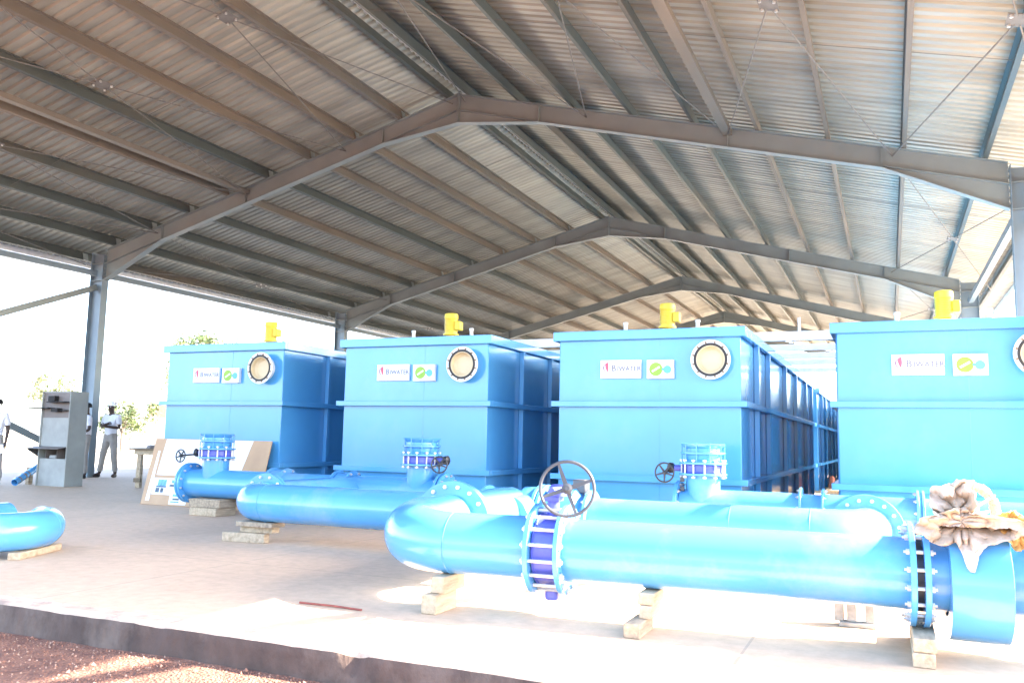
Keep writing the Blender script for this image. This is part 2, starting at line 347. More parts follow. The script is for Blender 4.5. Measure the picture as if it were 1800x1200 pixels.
# purlins: Z sections
PD = [0.2, 1.37, 2.56, 3.75, 4.93, 6.1, 7.3, 8.5, 9.7, 10.85]
rust_pat = {(-1, 1), (-1, 2), (-1, 3), (1, 6), (1, 7), (1, 5), (-1, 5)}
for sg in (-1, 1):
    for i, d in enumerate(PD):
        x, z = rp_(sg, d, 0.004); p = MB(); s_ = -sg
        nrm = Vector((sg * SLP, 0, 1)).normalized(); tg = Vector((sg, 0, -SLP)).normalized()
        def P3(a, h, yy): v = Vector((x, 0, z)) + tg * a + nrm * h; return (v.x, yy, v.z)
        H = 0.198; t = 0.004; F = 0.07
        pr = [(0, 0), (F, 0), (F, 0.018), (F - t, 0.018), (F - t, t), (t, t), (t, H - t), (t - F + t, H - t), (t - F + t, H - 0.018), (-F + t, H - 0.018), (-F + t, H), (0, H)] if i else [(0, 0), (F, 0), (F, 0.018), (F - t, 0.018), (F - t, t), (t, t), (t, H - t), (F - t, H - t), (F, H - t), (F, H), (0, H)]
        Y0_, Y1_ = YR0 + 0.05, YR1 - 0.05; nn = len(pr)
        p.add([P3(a, h, Y0_) for a, h in pr] + [P3(a, h, Y1_) for a, h in pr], [(k, (k + 1) % nn, (k + 1) % nn + nn, k + nn) for k in range(nn)])
        rusty = (sg, i) in rust_pat
        p.build('purlin', 'purlin_rust' if rusty else 'purlin_grey', shed, smooth=20, label='rust brown primed purlin' if rusty else None)
# portal frames
def slope_poly(sg, pts): return [(RX + sg * d, z) for d, z in pts]
DR = 0.37
for fi, fy in enumerate(FY):
    for sg in (-1, 1):
        zt = lambda d: ZR - SLP * d
        web = MB()
        outline = [(0, zt(0)), (10.05, zt(10.05)), (10.05, 4.98), (8.18, zt(8.18) - DR), (1.85, zt(1.85) - DR), (0, 7.77)]
        web.prism(slope_poly(sg, outline), 'y', fy - 0.006, fy + 0.006)
        rafter = web.build('rafter', 'steel', shed, smooth=20)
        fl = MB()
        def flange(a, b_, wd=0.18, th=0.014, m_=fl):
            m_.bar((RX + sg * a[0], fy, a[1]), (RX + sg * b_[0], fy, b_[1]), wd, th, (0, 0, 1))
        flange((0.002, zt(0) - 0.008), (10.05, zt(10.05) - 0.008))
        fl.build('top_flange', 'steel', rafter, smooth=20)
        fl = MB()
        for a, b_ in (((0, 7.765), (1.85, zt(1.85) - DR - 0.005)), ((1.85, zt(1.85) - DR - 0.005), (8.18, zt(8.18) - DR - 0.005)), ((8.18, zt(8.18) - DR - 0.005), (10.05, 4.975))): flange(a, b_, m_=fl)
        flange((8.22, zt(8.18) - DR + 0.01), (10.04, zt(10.05) - DR + 0.01), 0.17, 0.012, fl); flange((0.03, zt(0) - DR + 0.01), (1.83, zt(1.85) - DR + 0.01), 0.17, 0.012, fl)
        fl.build('bottom_flange', 'steel', rafter, smooth=20)
        st = MB()
        for d in ((0.012, 1.85, 5.6, 8.18) if fi < 3 else (0.012, 8.18)):
            zb = 7.78 if d < 1 else zt(d) - DR + 0.005
            st.box(min(RX + sg * (d - 0.007), RX + sg * (d + 0.007)), max(RX + sg * (d - 0.007), RX + sg * (d + 0.007)), fy - 0.085, fy + 0.085, zb, zt(d) - 0.02)
        st.build('stiffener', 'steel', rafter, smooth=20)
        # column
        c = MB(); xa, xb = sorted((RX + sg * 10.068, RX + sg * 10.5))
        c.box(xa + 0.014, xb - 0.014, fy - 0.005, fy + 0.005, 0.03, 5.66)
        col = c.build('column', 'column', shed, smooth=20)
        c = MB(); c.box(xa, xa + 0.014, fy - 0.1, fy + 0.1, 0.03, 5.70); c.box(xb - 0.014, xb, fy - 0.1, fy + 0.1, 0.03, 5.60); c.build('column_flange', 'column', col, smooth=20)
        c = MB(); c.box(xa - 0.08, xb + 0.08, fy - 0.17, fy + 0.17, 0.002, 0.03); c.build('base_plate', 'steel', col)
        if fi in (1, 2):
            xi = RX + sg * 10.06
            for k in range(6):
                zz = 5.05 + k * 0.115
                for dy in (-0.055, 0.055):
                    c = MB(); c.lathe((xi, fy + dy, zz), (-sg, 0, 0), [(-0.012, 0.0), (-0.012, 0.016), (0.02, 0.016), (0.02, 0)], 6); c.build('bolt', 'steel', col, smooth=20)
        for zz in (4.96, 5.4):
            c = MB(); c.box(xa + 0.02, xb - 0.02, fy - 0.09, fy + 0.09, zz, zz + 0.012); c.build('stiffener', 'steel', col)
    if fi in (1, 2):
        for sg in (-1, 1):
            for d in PD[1:]:
                x, z = rp_(sg, d, 0.0); c = MB(); c.obox((x - sg * 0.005, fy, z + 0.09), Vector((0.005, 0, -0.0013 * sg)), (0, 0.075, 0), Vector((SLP * sg * 0.09, 0, 0.09)))
                c.build('purlin_cleat', 'steel', shed)
# eave ties, wall bracing, ridge and mid struts
for bi in range(5):
    ya, yb = FY[bi] + 0.02, FY[bi + 1] - 0.02
    for sg in (-1, 1):
        t = MB(); t.bar((RX + sg * 10.3, ya + 0.09, 5.14), (RX + sg * 10.3, yb - 0.09, 5.14), 0.12, 0.14); t.build('eave_tie', 'column', shed)
        if bi in (0, 4):
            for za, zb in ((0.45, 4.80), (4.80, 0.35)):
                t = MB(); xo = 10.33 if za < 1 else 10.24
                t.bar((RX + sg * xo, ya, za), (RX + sg * xo, yb, zb), 0.05, 0.15); t.build('wall_brace', 'steel', shed)
        if bi == 0:
            x, z = rp_(sg, 5.6, -0.10); t = MB(); t.bar((x, ya, z), (x, yb, z), 0.16, 0.10); t.build('strut', 'purlin_rust', shed, label='tan hollow strut between the portal frames')
    cells = [(0.15, 2.85), (2.85, 5.6), (5.6, 8.35), (8.35, 10.8)] if bi == 0 else [(8.35, 10.8)]
    for sg in (-1, 1):
        for (da, db) in cells:
            dm = (da + db) / 2; ym = (ya + yb) / 2; OFF = -0.14
            cx, cz = rp_(sg, dm, OFF); ctr = Vector((cx, ym, cz))
            for dd, yy in ((da, ya), (db, ya), (da, yb), (db, yb)):
                x, z = rp_(sg, dd, OFF); e_ = Vector((x, yy, z)); v = (ctr - e_).normalized(); r = MB()
                r.sweep([e_, ctr - v * 0.11], 0.011, 8); r.build('brace_rod', 'rod', shed)
            r = MB(); r.obox(ctr, Vector((1, 0, -SLP * sg)).normalized() * 0.12, (0, 0.15, 0), Vector((SLP * sg, 0, 1)).normalized() * 0.005)
            gp = r.build('gusset_plate', 'rod', shed)
            for i in (-1, 1):
                for j in (-1, 1):
                    q = ctr + Vector((1, 0, -SLP * sg)).normalized() * 0.085 * i + Vector((0, 0.115 * j, -0.014)); r = MB()
                    r.lathe(q, (0, 0, 1), [(-0.02, 0), (-0.02, 0.02), (0.01, 0.02), (0.01, 0)], 6); r.build('bolt', 'zinc', gp)
# sag rods between purlins near the third points (short thin bars the photo shows on the right slope)
for sg in (-1, 1):
    for yy in (FY[1] - SB * 0.36, FY[1] + SB * 0.36):
        for i in range(0, 9):
            a = rp_(sg, PD[i] + 0.01, 0.06); b_ = rp_(sg, PD[i + 1] - 0.01, 0.06); r = MB(); r.sweep([(a[0], yy, a[1]), (b_[0], yy, b_[1])], 0.005, 6); r.build('sag_rod', 'rod', shed)

# ------------------------------------------------------------------ tanks
TW, TH, TL = 2.5, 2.61, 10.9
def text_mesh(txt, size, name, mat_, parent, pos, extrude=0.001, shear=0.0):
    cu = bpy.data.curves.new('t', 'FONT'); cu.body = txt; cu.size = size; cu.extrude = extrude; cu.offset = 0.0016; cu.shear = shear; cu.resolution_u = 2
    tmp = bpy.data.objects.new('t', cu); COL.objects.link(tmp); dg = bpy.context.evaluated_depsgraph_get(); dg.update()
    me = bpy.data.meshes.new_from_object(tmp.evaluated_get(dg)); bpy.data.objects.remove(tmp)
    me.materials.clear(); me.materials.append(M[mat_]); o = bpy.data.objects.new(name, me); COL.objects.link(o); o.parent = parent
    me.transform(Matrix.Translation(Vector(pos)) @ Matrix.Rotation(pi / 2, 4, 'X')); return o
def make_tank(label, group):
    t = thing('water_tank', (0, 0, 0), label, 'tank', group)
    b = MB(); b.box(0.04, TW - 0.04, 0.04, TL - 0.04, 0.0, TH - 0.03); body = b.build('tank_body', 'tank', t, bevel=0.012)
    b = MB()   # rim of flat bar round the top
    z0, z1 = TH - 0.125, TH
    b.box(-0.03, TW + 0.03, -0.03, 0.038, z0, z1); b.box(-0.03, TW + 0.03, TL - 0.038, TL + 0.03, z0, z1); b.box(-0.03, 0.038, 0.0385, TL - 0.0385, z0, z1); b.box(TW - 0.038, TW + 0.03, 0.0385, TL - 0.0385, z0, z1)
    b.build('top_rim', 'tank', t, bevel=0.006)
    for zb in (1.60, 0.635):
        b = MB(); h = 0.075; e_ = 0.045
        b.box(-e_, TW + e_, -e_, 0.038, zb, zb + h); b.box(-e_, TW + e_, TL - 0.038, TL + e_, zb, zb + h); b.box(-e_, 0.038, 0.0385, TL - 0.0385, zb, zb + h); b.box(TW - 0.038, TW + e_, 0.0385, TL - 0.0385, zb, zb + h)
        b.build('stiffening_band', 'tank', t, bevel=0.005)
    for yr in (1.2, 2.4, 4.65, 6.5, 8.6, 10.1):
        for xs_ in ((TW - 0.038, TW + 0.03), (-0.03, 0.038)):
            b = MB()
            for za, zb in ((0.0, 0.634), (0.711, 1.599), (1.676, TH - 0.126)): b.box(xs_[0], xs_[1], yr - 0.04, yr + 0.04, za, zb)
            b.build('side_rib', 'tank', t, bevel=0.005)
    for zs0, zs1 in ((0.712, 1.598), (1.677, TH - 0.127), (0.01, 0.633)):
        b = MB(); b.sweep([(1.43, 0.0395, zs0), (1.43, 0.0395, zs1)], 0.0035, 6); b.build('weld_seam', 'tank', body)
    # nozzle with blank
    nx_, nz_ = 2.11, 2.19
    b = MB(); b.lathe((nx_, 0, nz_), (0, -1, 0), [(-0.045, 0.185), (0.075, 0.185), (0.075, 0.245), (0.10, 0.25), (0.10, 0.185), (0.10, 0.178)], 48)
    nf = b.build('nozzle_flange', 'white', t, smooth=30)
    b = MB(); b.lathe((nx_, 0, nz_), (0, -1, 0), [(0.1005, 0.21), (0.106, 0.21), (0.106, 0.18), (0.1005, 0.18)], 48); b.build('gasket', 'gasket', nf)
    b = MB(); b.lathe((nx_, 0, nz_), (0, -1, 0), [(0.1, 0.180), (0.1, 0.170), (0.03, 0.165), (0.0, 0.13), (-0.01, 0.0)], 48); b.build('cream_liner', 'cream', nf)
    b = MB()
    for k in range(12):
        a = 2 * pi * (k + 0.5) / 12; q = MB(); c_ = (nx_ + 0.222 * cos(a), -0.10, nz_ + 0.222 * sin(a))
        q.lathe(c_, (0, -1, 0), [(0, 0.013), (0.018, 0.013), (0.018, 0)], 6); q.build('bolt', 'darkwood', nf)
    # signs
    b = MB(); b.box(0.64, 1.19, 0.02, 0.0355, 1.975, 2.215); b.box(0.64, 1.19, -0.0, 0.0199, 1.975, 2.215); s1 = b.build('name_plate', 'paperwhite', t)
    text_mesh('B', 0.115, 'lettering', 'inkgrey', s1, (0.79, -0.002, 2.07)); text_mesh('IWATER', 0.088, 'lettering', 'inkgrey', s1, (0.868, -0.002, 2.07))
    hp = []
    for k in range(40):
        a = pi * k / 39; hp.append((0.735 - 0.062 * sin(a) * (1 if True else 0) * (1 - 0.25 * k / 39), 2.185 - 0.15 * (k / 39) - 0.0 * a))
    q = MB()
    for k in range(39):   # crescent outline of the emblem
        a, c2 = hp[k], hp[k + 1]; th = 0.008 + 0.006 * sin(pi * k / 39)
        q.add([(a[0] - th / 2, -0.003, a[1]), (a[0] + th / 2, -0.003, a[1]), (c2[0] + th / 2, -0.003, c2[1]), (c2[0] - th / 2, -0.003, c2[1])], [(0, 1, 2, 3)])
    q.build('emblem_outline', 'plum', s1)
    q = MB(); pl_ = [(0.730, 2.185), (0.748, 2.18), (0.75, 2.12), (0.742, 2.055), (0.722, 2.08), (0.705, 2.13), (0.708, 2.165)]; q.prism(pl_, 'y', -0.003, -0.0005); q.build('emblem', 'pink', s1)
    b = MB(); b.box(1.275, 1.625, 0.0, 0.0355, 1.965, 2.205); b.box(1.275, 1.625, -0.022, -0.0005, 1.965, 2.205); s2 = b.build('logo_plate', 'paperwhite', t)
    q = MB(); q.lathe((1.395, -0.022, 2.085), (0, -1, 0), [(0.0, 0.088), (0.003, 0.088), (0.003, 0)], 32); q.build('logo_disc', 'green', s2, label='green disc of the logo')
    q = MB(); q.lathe((1.545, -0.022, 2.08), (0, -1, 0), [(0.0, 0.052), (0.0025, 0.052), (0.0025, 0)], 32); q.build('logo_disc', 'aqua', s2, label='small pale aqua disc of the logo')
    q = MB(); q.lathe((1.485, -0.022, 2.085), (0, -1, 0), [(0.0, 0.015), (0.0045, 0.015), (0.0045, 0)], 12); q.build('logo_dot', 'teal', s2)
    q = MB(); q.obox((1.395, -0.0258, 2.085), (0.05, 0, 0.03), (0, 0.0006, 0), (-0.006, 0, 0.01)); q.build('logo_stroke', 'paperwhite', s2)
    # gear motor
    mx_, my_ = 1.27, 1.13; b = MB()
    b.lathe((mx_, my_, TH - 0.03), (0, 0, 1), [(0, 0.0), (0, 0.16), (0.05, 0.16), (0.05, 0.11), (0.12, 0.10), (0.17, 0.075), (0.19, 0.075), (0.19, 0.125), (0.215, 0.125), (0.215, 0.10), (0.24, 0.1)], 32)
    gm_ = b.build('gear_motor', 'yellow', t, smooth=30)
    b = MB(); zb = TH + 0.21; pr = [(0, 0.095)]
    for k in range(9): pr += [(0.012 + k * 0.022, 0.095), (0.012 + k * 0.022, 0.108), (0.02 + k * 0.022, 0.108), (0.02 + k * 0.022, 0.095)]
    pr += [(0.215, 0.1), (0.215, 0.112), (0.29, 0.108), (0.30, 0.095), (0.30, 0)]
    b.lathe((mx_, my_, zb), (0, 0, 1), pr, 32); b.build('motor_housing', 'yellow', gm_, smooth=30)
    b = MB(); b.box(mx_ + 0.09, mx_ + 0.18, my_ - 0.07, my_ + 0.07, zb + 0.03, zb + 0.17); b.build('terminal_box', 'yellow', gm_, bevel=0.01)
    b = MB(); b.box(mx_ - 0.32, mx_ + 0.32, my_ - 0.14, my_ + 0.14, TH - 0.029, TH - 0.012); b.build('motor_mount', 'tank', gm_)
    # two vent stubs
    for vx, vy in ((0.72, 0.9), (1.75, 0.9)):
        b = MB(); b.sweep([(vx, vy, TH - 0.03), (vx, vy, TH + 0.20)], 0.028, 14); b.lathe((vx, vy, TH + 0.2), (0, 0, 1), [(0, 0), (0, 0.036), (0.03, 0.034), (0.036, 0)], 14); b.build('vent_pipe', 'white', t)
    return t
names = ['blue steel water tank at the left end of the row, notice board leaning on it',
         'blue steel water tank, second from the left, behind the upright valve at centre left',
         'blue steel water tank, third from the left, bright reflections along its ribbed side',
         'rightmost blue steel water tank, cut by the frame, behind the paper wrapped wheel']
P_ = 3.5358
tank = make_tank(names[0], 'blue tanks in the front row'); tank.location = (-2 * P_, 0, 0)
for k, dx in ((1, 0.03), (2, -0.01), (3, 0.0)):
    c = copy_tree(tank); c.location = ((k - 2) * P_ + dx, 0, 0); c['label'] = names[k]
tank.location.x += -0.03
c = copy_tree(tank); c.location = (-0.02, 12.45, 0); c['label'] = 'far blue steel tank glimpsed straight behind the third tank'; c['group'] = 'blue tanks in the rear row'
c = copy_tree(tank); c.location = (P_, 12.45, 0); c['label'] = 'far blue steel tank hidden mostly behind the rightmost tank'; c['group'] = 'blue tanks in the rear row'

c = copy_tree(tank); c.location = (1.77, 25.0, 0); c['label'] = 'most distant blue steel tank, closing off the end of the narrow gap between tanks'; c['group'] = 'blue tanks in the rear row'
# galvanised walkway bridging the tank tops
wk = thing('walkway_frame', (1, 3, TH), 'white galvanised steel walkway frame bridging the tank tops behind the motors', 'walkway')
for i, (yy, xa, xb, h) in enumerate(((1.75, -1.45, 3.75, 0.13), (3.1, -1.6, 3.7, 0.10), (4.4, -1.6, 3.7, 0.10), (5.6, -1.6, 3.7, 0.10), (7.2, -1.6, 3.7, 0.08))):
    b = MB(); z0 = TH + 0.002
    b.box(xa, xb, yy - 0.04, yy + 0.04, z0, z0 + h)
    b.build('cross_beam', 'galv', wk)
b = MB(); b.sweep([(3.0, 1.75, TH + 0.133), (3.0, 1.75, TH + 0.33)], 0.02, 10); b.build('post', 'galv', wk)
wk2 = thing('walkway_frame', (-4, 3, TH), 'short white walkway beam across the narrow gap between the two left tanks', 'walkway')
for yy in (3.1, 5.2):
    b = MB(); b.box(-4.9, -3.3, yy - 0.03, yy + 0.03, TH + 0.002, TH + 0.12); b.build('cross_beam', 'galv', wk2)

# ------------------------------------------------------------------ pipework
PRR, FR = 0.2, 0.292
def nut(name, p, axis, h, r, mat_, parent):
    b = MB(); b.lathe(p, axis, [(0, r), (h, r), (h, r * 0.45), (h * 1.8, r * 0.45), (h * 1.8, 0)], 6); return b.build(name, mat_, parent, smooth=20)
def pipe(parent, a, b_, r=PRR, name='pipe'):
    q = MB(); q.sweep([a, b_], r, 48); return q.build(name, 'pipe', parent)
def elbow(parent, cx, cy, z, a0, a1, rb, r=PRR):
    q = MB(); N_ = 20
    q.sweep([(cx + rb * cos(a0 + (a1 - a0) * k / N_), cy + rb * sin(a0 + (a1 - a0) * k / N_), z) for k in range(N_ + 1)], r, 48)
    # weld beads at both ends
    e = q.build('elbow', 'pipe', parent)
    for a in (a0, a1):
        w_ = MB(); tang = (-sin(a), cos(a), 0); w_.torus((cx + rb * cos(a), cy + rb * sin(a), z), tang, r, 0.004, 48, 6); w_.build('weld_seam', 'pipe', e)
    return e
def flange(parent, c, axis, fr=FR, th=0.032, bolts=12, pr=PRR, side=1, halfbolt=True, bz=0.2):
    c = Vector(c); ax = Vector(axis).normalized(); q = MB()
    q.lathe(c - ax * th / 2, ax, [(0, 0), (0, pr), (0, fr - 0.003), (0.003, fr), (th - 0.003, fr), (th, fr - 0.003), (th, pr), (th, 0)], 56)
    f = q.build('flange', 'pipe', parent, smooth=40)
    if bolts:
        t = Vector((0, 0, 1)) if abs(ax.z) < 0.9 else Vector((1, 0, 0)); x = ax.cross(t).normalized(); y = ax.cross(x)
        rb = (fr + pr) / 2 + 0.006; ball = MB()
        for k in range(bolts):
            a = 2 * pi * (k + 0.5) / bolts; p = c + (x * cos(a) + y * sin(a)) * rb + ax * side * th / 2
            nut('bolt', p, ax * side, 0.016, 0.017, 'zinc', f)
    return f
def wheel(parent, c, axis, rad, matn, spokes=4, rim=0.011, rot=0.6):
    c = Vector(c); ax = Vector(axis).normalized(); q = MB(); q.torus(c, ax, rad, rim, 44, 10)
    h = q.build('handwheel', matn, parent); t = Vector((0, 0, 1)) if abs(ax.z) < 0.9 else Vector((1, 0, 0)); x = ax.cross(t).normalized(); y = ax.cross(x)
    for k in range(spokes):
        a = rot + 2 * pi * k / spokes; d = x * cos(a) + y * sin(a); s_ = MB(); sd2 = ax.cross(d)
        p0, p1 = c - ax * 0.012, c + d * rad
        s_.add([p0 + sd2 * rim * 1.5 + ax * rim * .6, p0 - sd2 * rim * 1.5 + ax * rim * .6, p0 - sd2 * rim * 1.5 - ax * rim * .6, p0 + sd2 * rim * 1.5 - ax * rim * .6,
                p1 + sd2 * rim * 0.8 + ax * rim * .5, p1 - sd2 * rim * 0.8 + ax * rim * .5, p1 - sd2 * rim * 0.8 - ax * rim * .5, p1 + sd2 * rim * 0.8 - ax * rim * .5],
               [(0, 1, 2, 3), (4, 7, 6, 5), (0, 4, 5, 1), (1, 5, 6, 2), (2, 6, 7, 3), (3, 7, 4, 0)])
        s_.build('spoke', matn, h, smooth=30)
    s_ = MB(); s_.lathe(c - ax * 0.03, ax, [(0, 0), (0, rad * 0.2), (0.04, rad * 0.2), (0.045, rad * 0.09), (0.06, rad * 0.09), (0.06, 0)], 20); s_.build('hub', matn, h, smooth=30)
    return h
def valve(parent, c, axis, gap, r_in=0.215, rods=12, body='violet', rodr=0.009, rext=0.045, fr=FR, pr=PRR):
    """lug body between two flanges, with threaded rods through both"""
    c = Vector(c); ax = Vector(axis).normalized(); q = MB()
    q.lathe(c - ax * gap / 2, ax, [(0, pr - 0.03), (0, r_in + 0.005), (0.012, r_in + 0.012), (0.016, r_in), (gap - 0.016, r_in), (gap - 0.012, r_in + 0.012), (gap, r_in + 0.005), (gap, pr - 0.03)], 48)
    v = q.build('valve', body, parent, smooth=30); t = Vector((0, 0, 1)) if abs(ax.z) < 0.9 else Vector((1, 0, 0)); x = ax.cross(t).normalized(); y = ax.cross(x)
    for k in range(rods):
        a = 2 * pi * (k + 0.5) / rods; d = x * cos(a) + y * sin(a); p = c + d * ((fr + pr) / 2 + 0.01); q = MB(); hl = gap / 2 + 0.032
        q.sweep([p - ax * (hl + rext), p + ax * (hl + rext)], rodr, 8)
        for s_ in (-1, 1):
            q.lathe(p + ax * s_ * hl, ax * s_, [(0, 0), (0, rodr * 2.1), (0.018, rodr * 2.1), (0.018, 0)], 6)
        q.build('threaded_rod', 'zinc', v, smooth=30)
    return v

# --- big serpentine on the right: front arm, middle arm, rear header with tee
A = thing('pipe_manifold', (2.5, -5.45, 0.24), 'glossy blue pipe run folded in three arms at right, with big grey handwheel', 'pipework')
Z = 0.44; YA, YB, YC = -5.45, -3.42, -1.2
FA0 = len(A.children)
q = MB(); ep, er = [], []
for k in range(25):
    t_ = k / 24; a = -pi / 2 - pi / 2 * t_; ep.append((0.88 + 0.50 + 0.5 * cos(a), YA + 0.50 + 0.5 * sin(a), Z + 0.03 * t_ * t_)); er.append(0.205 + 0.022 * t_)
q.sweep(ep, er, 48); e_l = q.build('elbow', 'pipe', A)
w_ = MB(); w_.torus(ep[0], (1, 0, 0), 0.205, 0.004, 48, 6); w_.build('weld_seam', 'pipe', e_l)

pipe(A, (1.38, YA, Z), (1.965, YA, Z), 0.205); pipe(A, (0.88, YA + 0.495, Z + 0.03), (0.97, -4.63, Z + 0.04), 0.227)
flange(A, (0.98, -4.62, Z + 0.045), (0, -1, 0), side=1, fr=0.325, bolts=16, pr=0.227); flange(A, (0.98, -4.58, Z + 0.045), (0, 1, 0), side=1, fr=0.325, bolts=0)
pipe(A, (0.98, -4.58, Z + 0.04), (1.01, YB, Z + 0.04), 0.235, 'spool_pipe')
flange(A, (1.985, YA, Z), (1, 0, 0), bolts=0); v = valve(A, (2.085, YA, Z), (1, 0, 0), 0.155, r_in=0.225, rods=16, rodr=0.012, rext=0.03); flange(A, (2.185, YA, Z), (1, 0, 0), bolts=0)
q = MB(); q.box(2.04, 2.13, YA - 0.04, YA + 0.04, Z - 0.325, Z - 0.2); q.build('bottom_boss', 'violet', v, bevel=0.02)
q = MB(); q.sweep([(2.085, YA, Z + 0.2), (2.085, YA, Z + 0.33)], 0.042, 16); q.box(2.03, 2.14, YA - 0.055, YA + 0.055, Z + 0.31, Z + 0.345); q.build('valve_neck', 'violet', v, bevel=0.005)
q = MB(); q.lathe((2.12, YA - 0.01, Z + 0.345), (0, 0, 1), [(0, 0), (0, 0.06), (0.06, 0.062), (0.075, 0.04), (0.075, 0)], 24); q.sweep([(2.15, YA - 0.03, Z + 0.39), (2.15, YA - 0.26, Z + 0.39)], 0.022, 12); gb = q.build('gearbox', 'violet', v, smooth=30)
wheel(v, (2.26, YA - 0.28, Z + 0.41), (0.3, -1, 0.12), 0.168, 'greyiron', 4, 0.0105, 0.35)
pipe(A, (2.2, YA, Z), (4.20, YA, Z))
flange(A, (4.215, YA, Z), (1, 0, 0), bolts=16, side=-1); flange(A, (4.286, YA, Z), (1, 0, 0), bolts=16, side=1)
jr = MB(); jr.lathe((4.2315, YA, Z), (1, 0, 0), [(0, 0.205), (0.038, 0.205)], 48); jr.build('joint_ring', 'greyiron', A)
for k in range(16):
    a = 2 * pi * (k + 0.5) / 16; q = MB(); q.sweep([(4.232, YA + 0.252 * cos(a), Z + 0.252 * sin(a)), (4.269, YA + 0.252 * cos(a), Z + 0.252 * sin(a))], 0.011, 8); q.build('stud', 'zinc', A)
pipe(A, (4.31, YA, Z), (4.40, YA, Z)); pipe(A, (4.68, YA, Z), (4.86, YA, Z)); pipe(A, (4.90, YA, Z), (6.6, YA, Z))
q = MB(); q.lathe((4.395, YA, Z - 0.03), (1, 0, 0), [(0, 0.19), (0, 0.312), (0.004, 0.315), (0.286, 0.322), (0.29, 0.318), (0.29, 0.19)], 56); q.build('meter_drum', 'pipe', A, smooth=40)
flange(A, (4.845, YA, Z), (1, 0, 0), bolts=16, side=-1); flange(A, (4.885, YA, Z), (1, 0, 0), bolts=16, side=1)
q = MB(); q.sweep([(4.53, YA, Z + 0.28), (4.53, YA, Z + 0.40)], 0.05, 16); q.build('meter_neck', 'pipe', A)
RM = Matrix.Translation((4.3, -5.37, 0)) @ Matrix.Rotation(0.06, 4, 'Z') @ Matrix.Translation((-4.3, 5.45, 0))
LO = Matrix.Translation(A.location)
for o in list(A.children):
    for q_ in [o] + list(o.children_recursive):
        if q_.type == 'MESH' and not q_.get('done'): q_.data.transform(LO.inverted() @ RM @ LO)
# middle arm
elbow(A, 1.43, YB - 0.42 + 0.0, Z, pi, pi / 2, 0.42, 0.21)
pipe(A, (1.02, YB, Z + 0.04), (1.16, YB, Z + 0.04), 0.235)
flange(A, (1.18, YB, Z), (1, 0, 0), fr=0.30, bolts=0); flange(A, (1.225, YB, Z), (1, 0, 0), fr=0.30, bolts=12, side=1)
q = MB(); q.lathe((1.24, YB, Z), (1, 0, 0), [(0, 0.2), (0.03, 0.25), (0.06, 0.285), (0.30, 0.285), (0.33, 0.25), (0.36, 0.2)], 56); md = q.build('meter_drum', 'pipe', A, smooth=40)
q = MB(); q.box(1.50, 1.62, YB - 0.07, YB + 0.07, Z + 0.24, Z + 0.36); q.build('terminal_box', 'greyiron', md, bevel=0.01)
flange(A, (1.66, YB, Z), (1, 0, 0), fr=0.27, bolts=12, side=-1)
pipe(A, (1.6, YB, Z), (3.55, YB, Z)); elbow(A, 3.53, YB + 0.40, Z, -pi / 2, 0, 0.40)
w_ = MB(); w_.torus((2.9, YB, Z), (1, 0, 0), PRR, 0.004, 48, 6); w_.build('weld_seam', 'pipe', A)
flange(A, (3.93, -2.98, Z), (0, -1, 0), side=1, fr=0.305, bolts=16); flange(A, (3.93, -2.94, Z), (0, 1, 0), side=1, fr=0.305, bolts=0)
pipe(A, (3.93, -2.95, Z), (3.93, YC, Z))
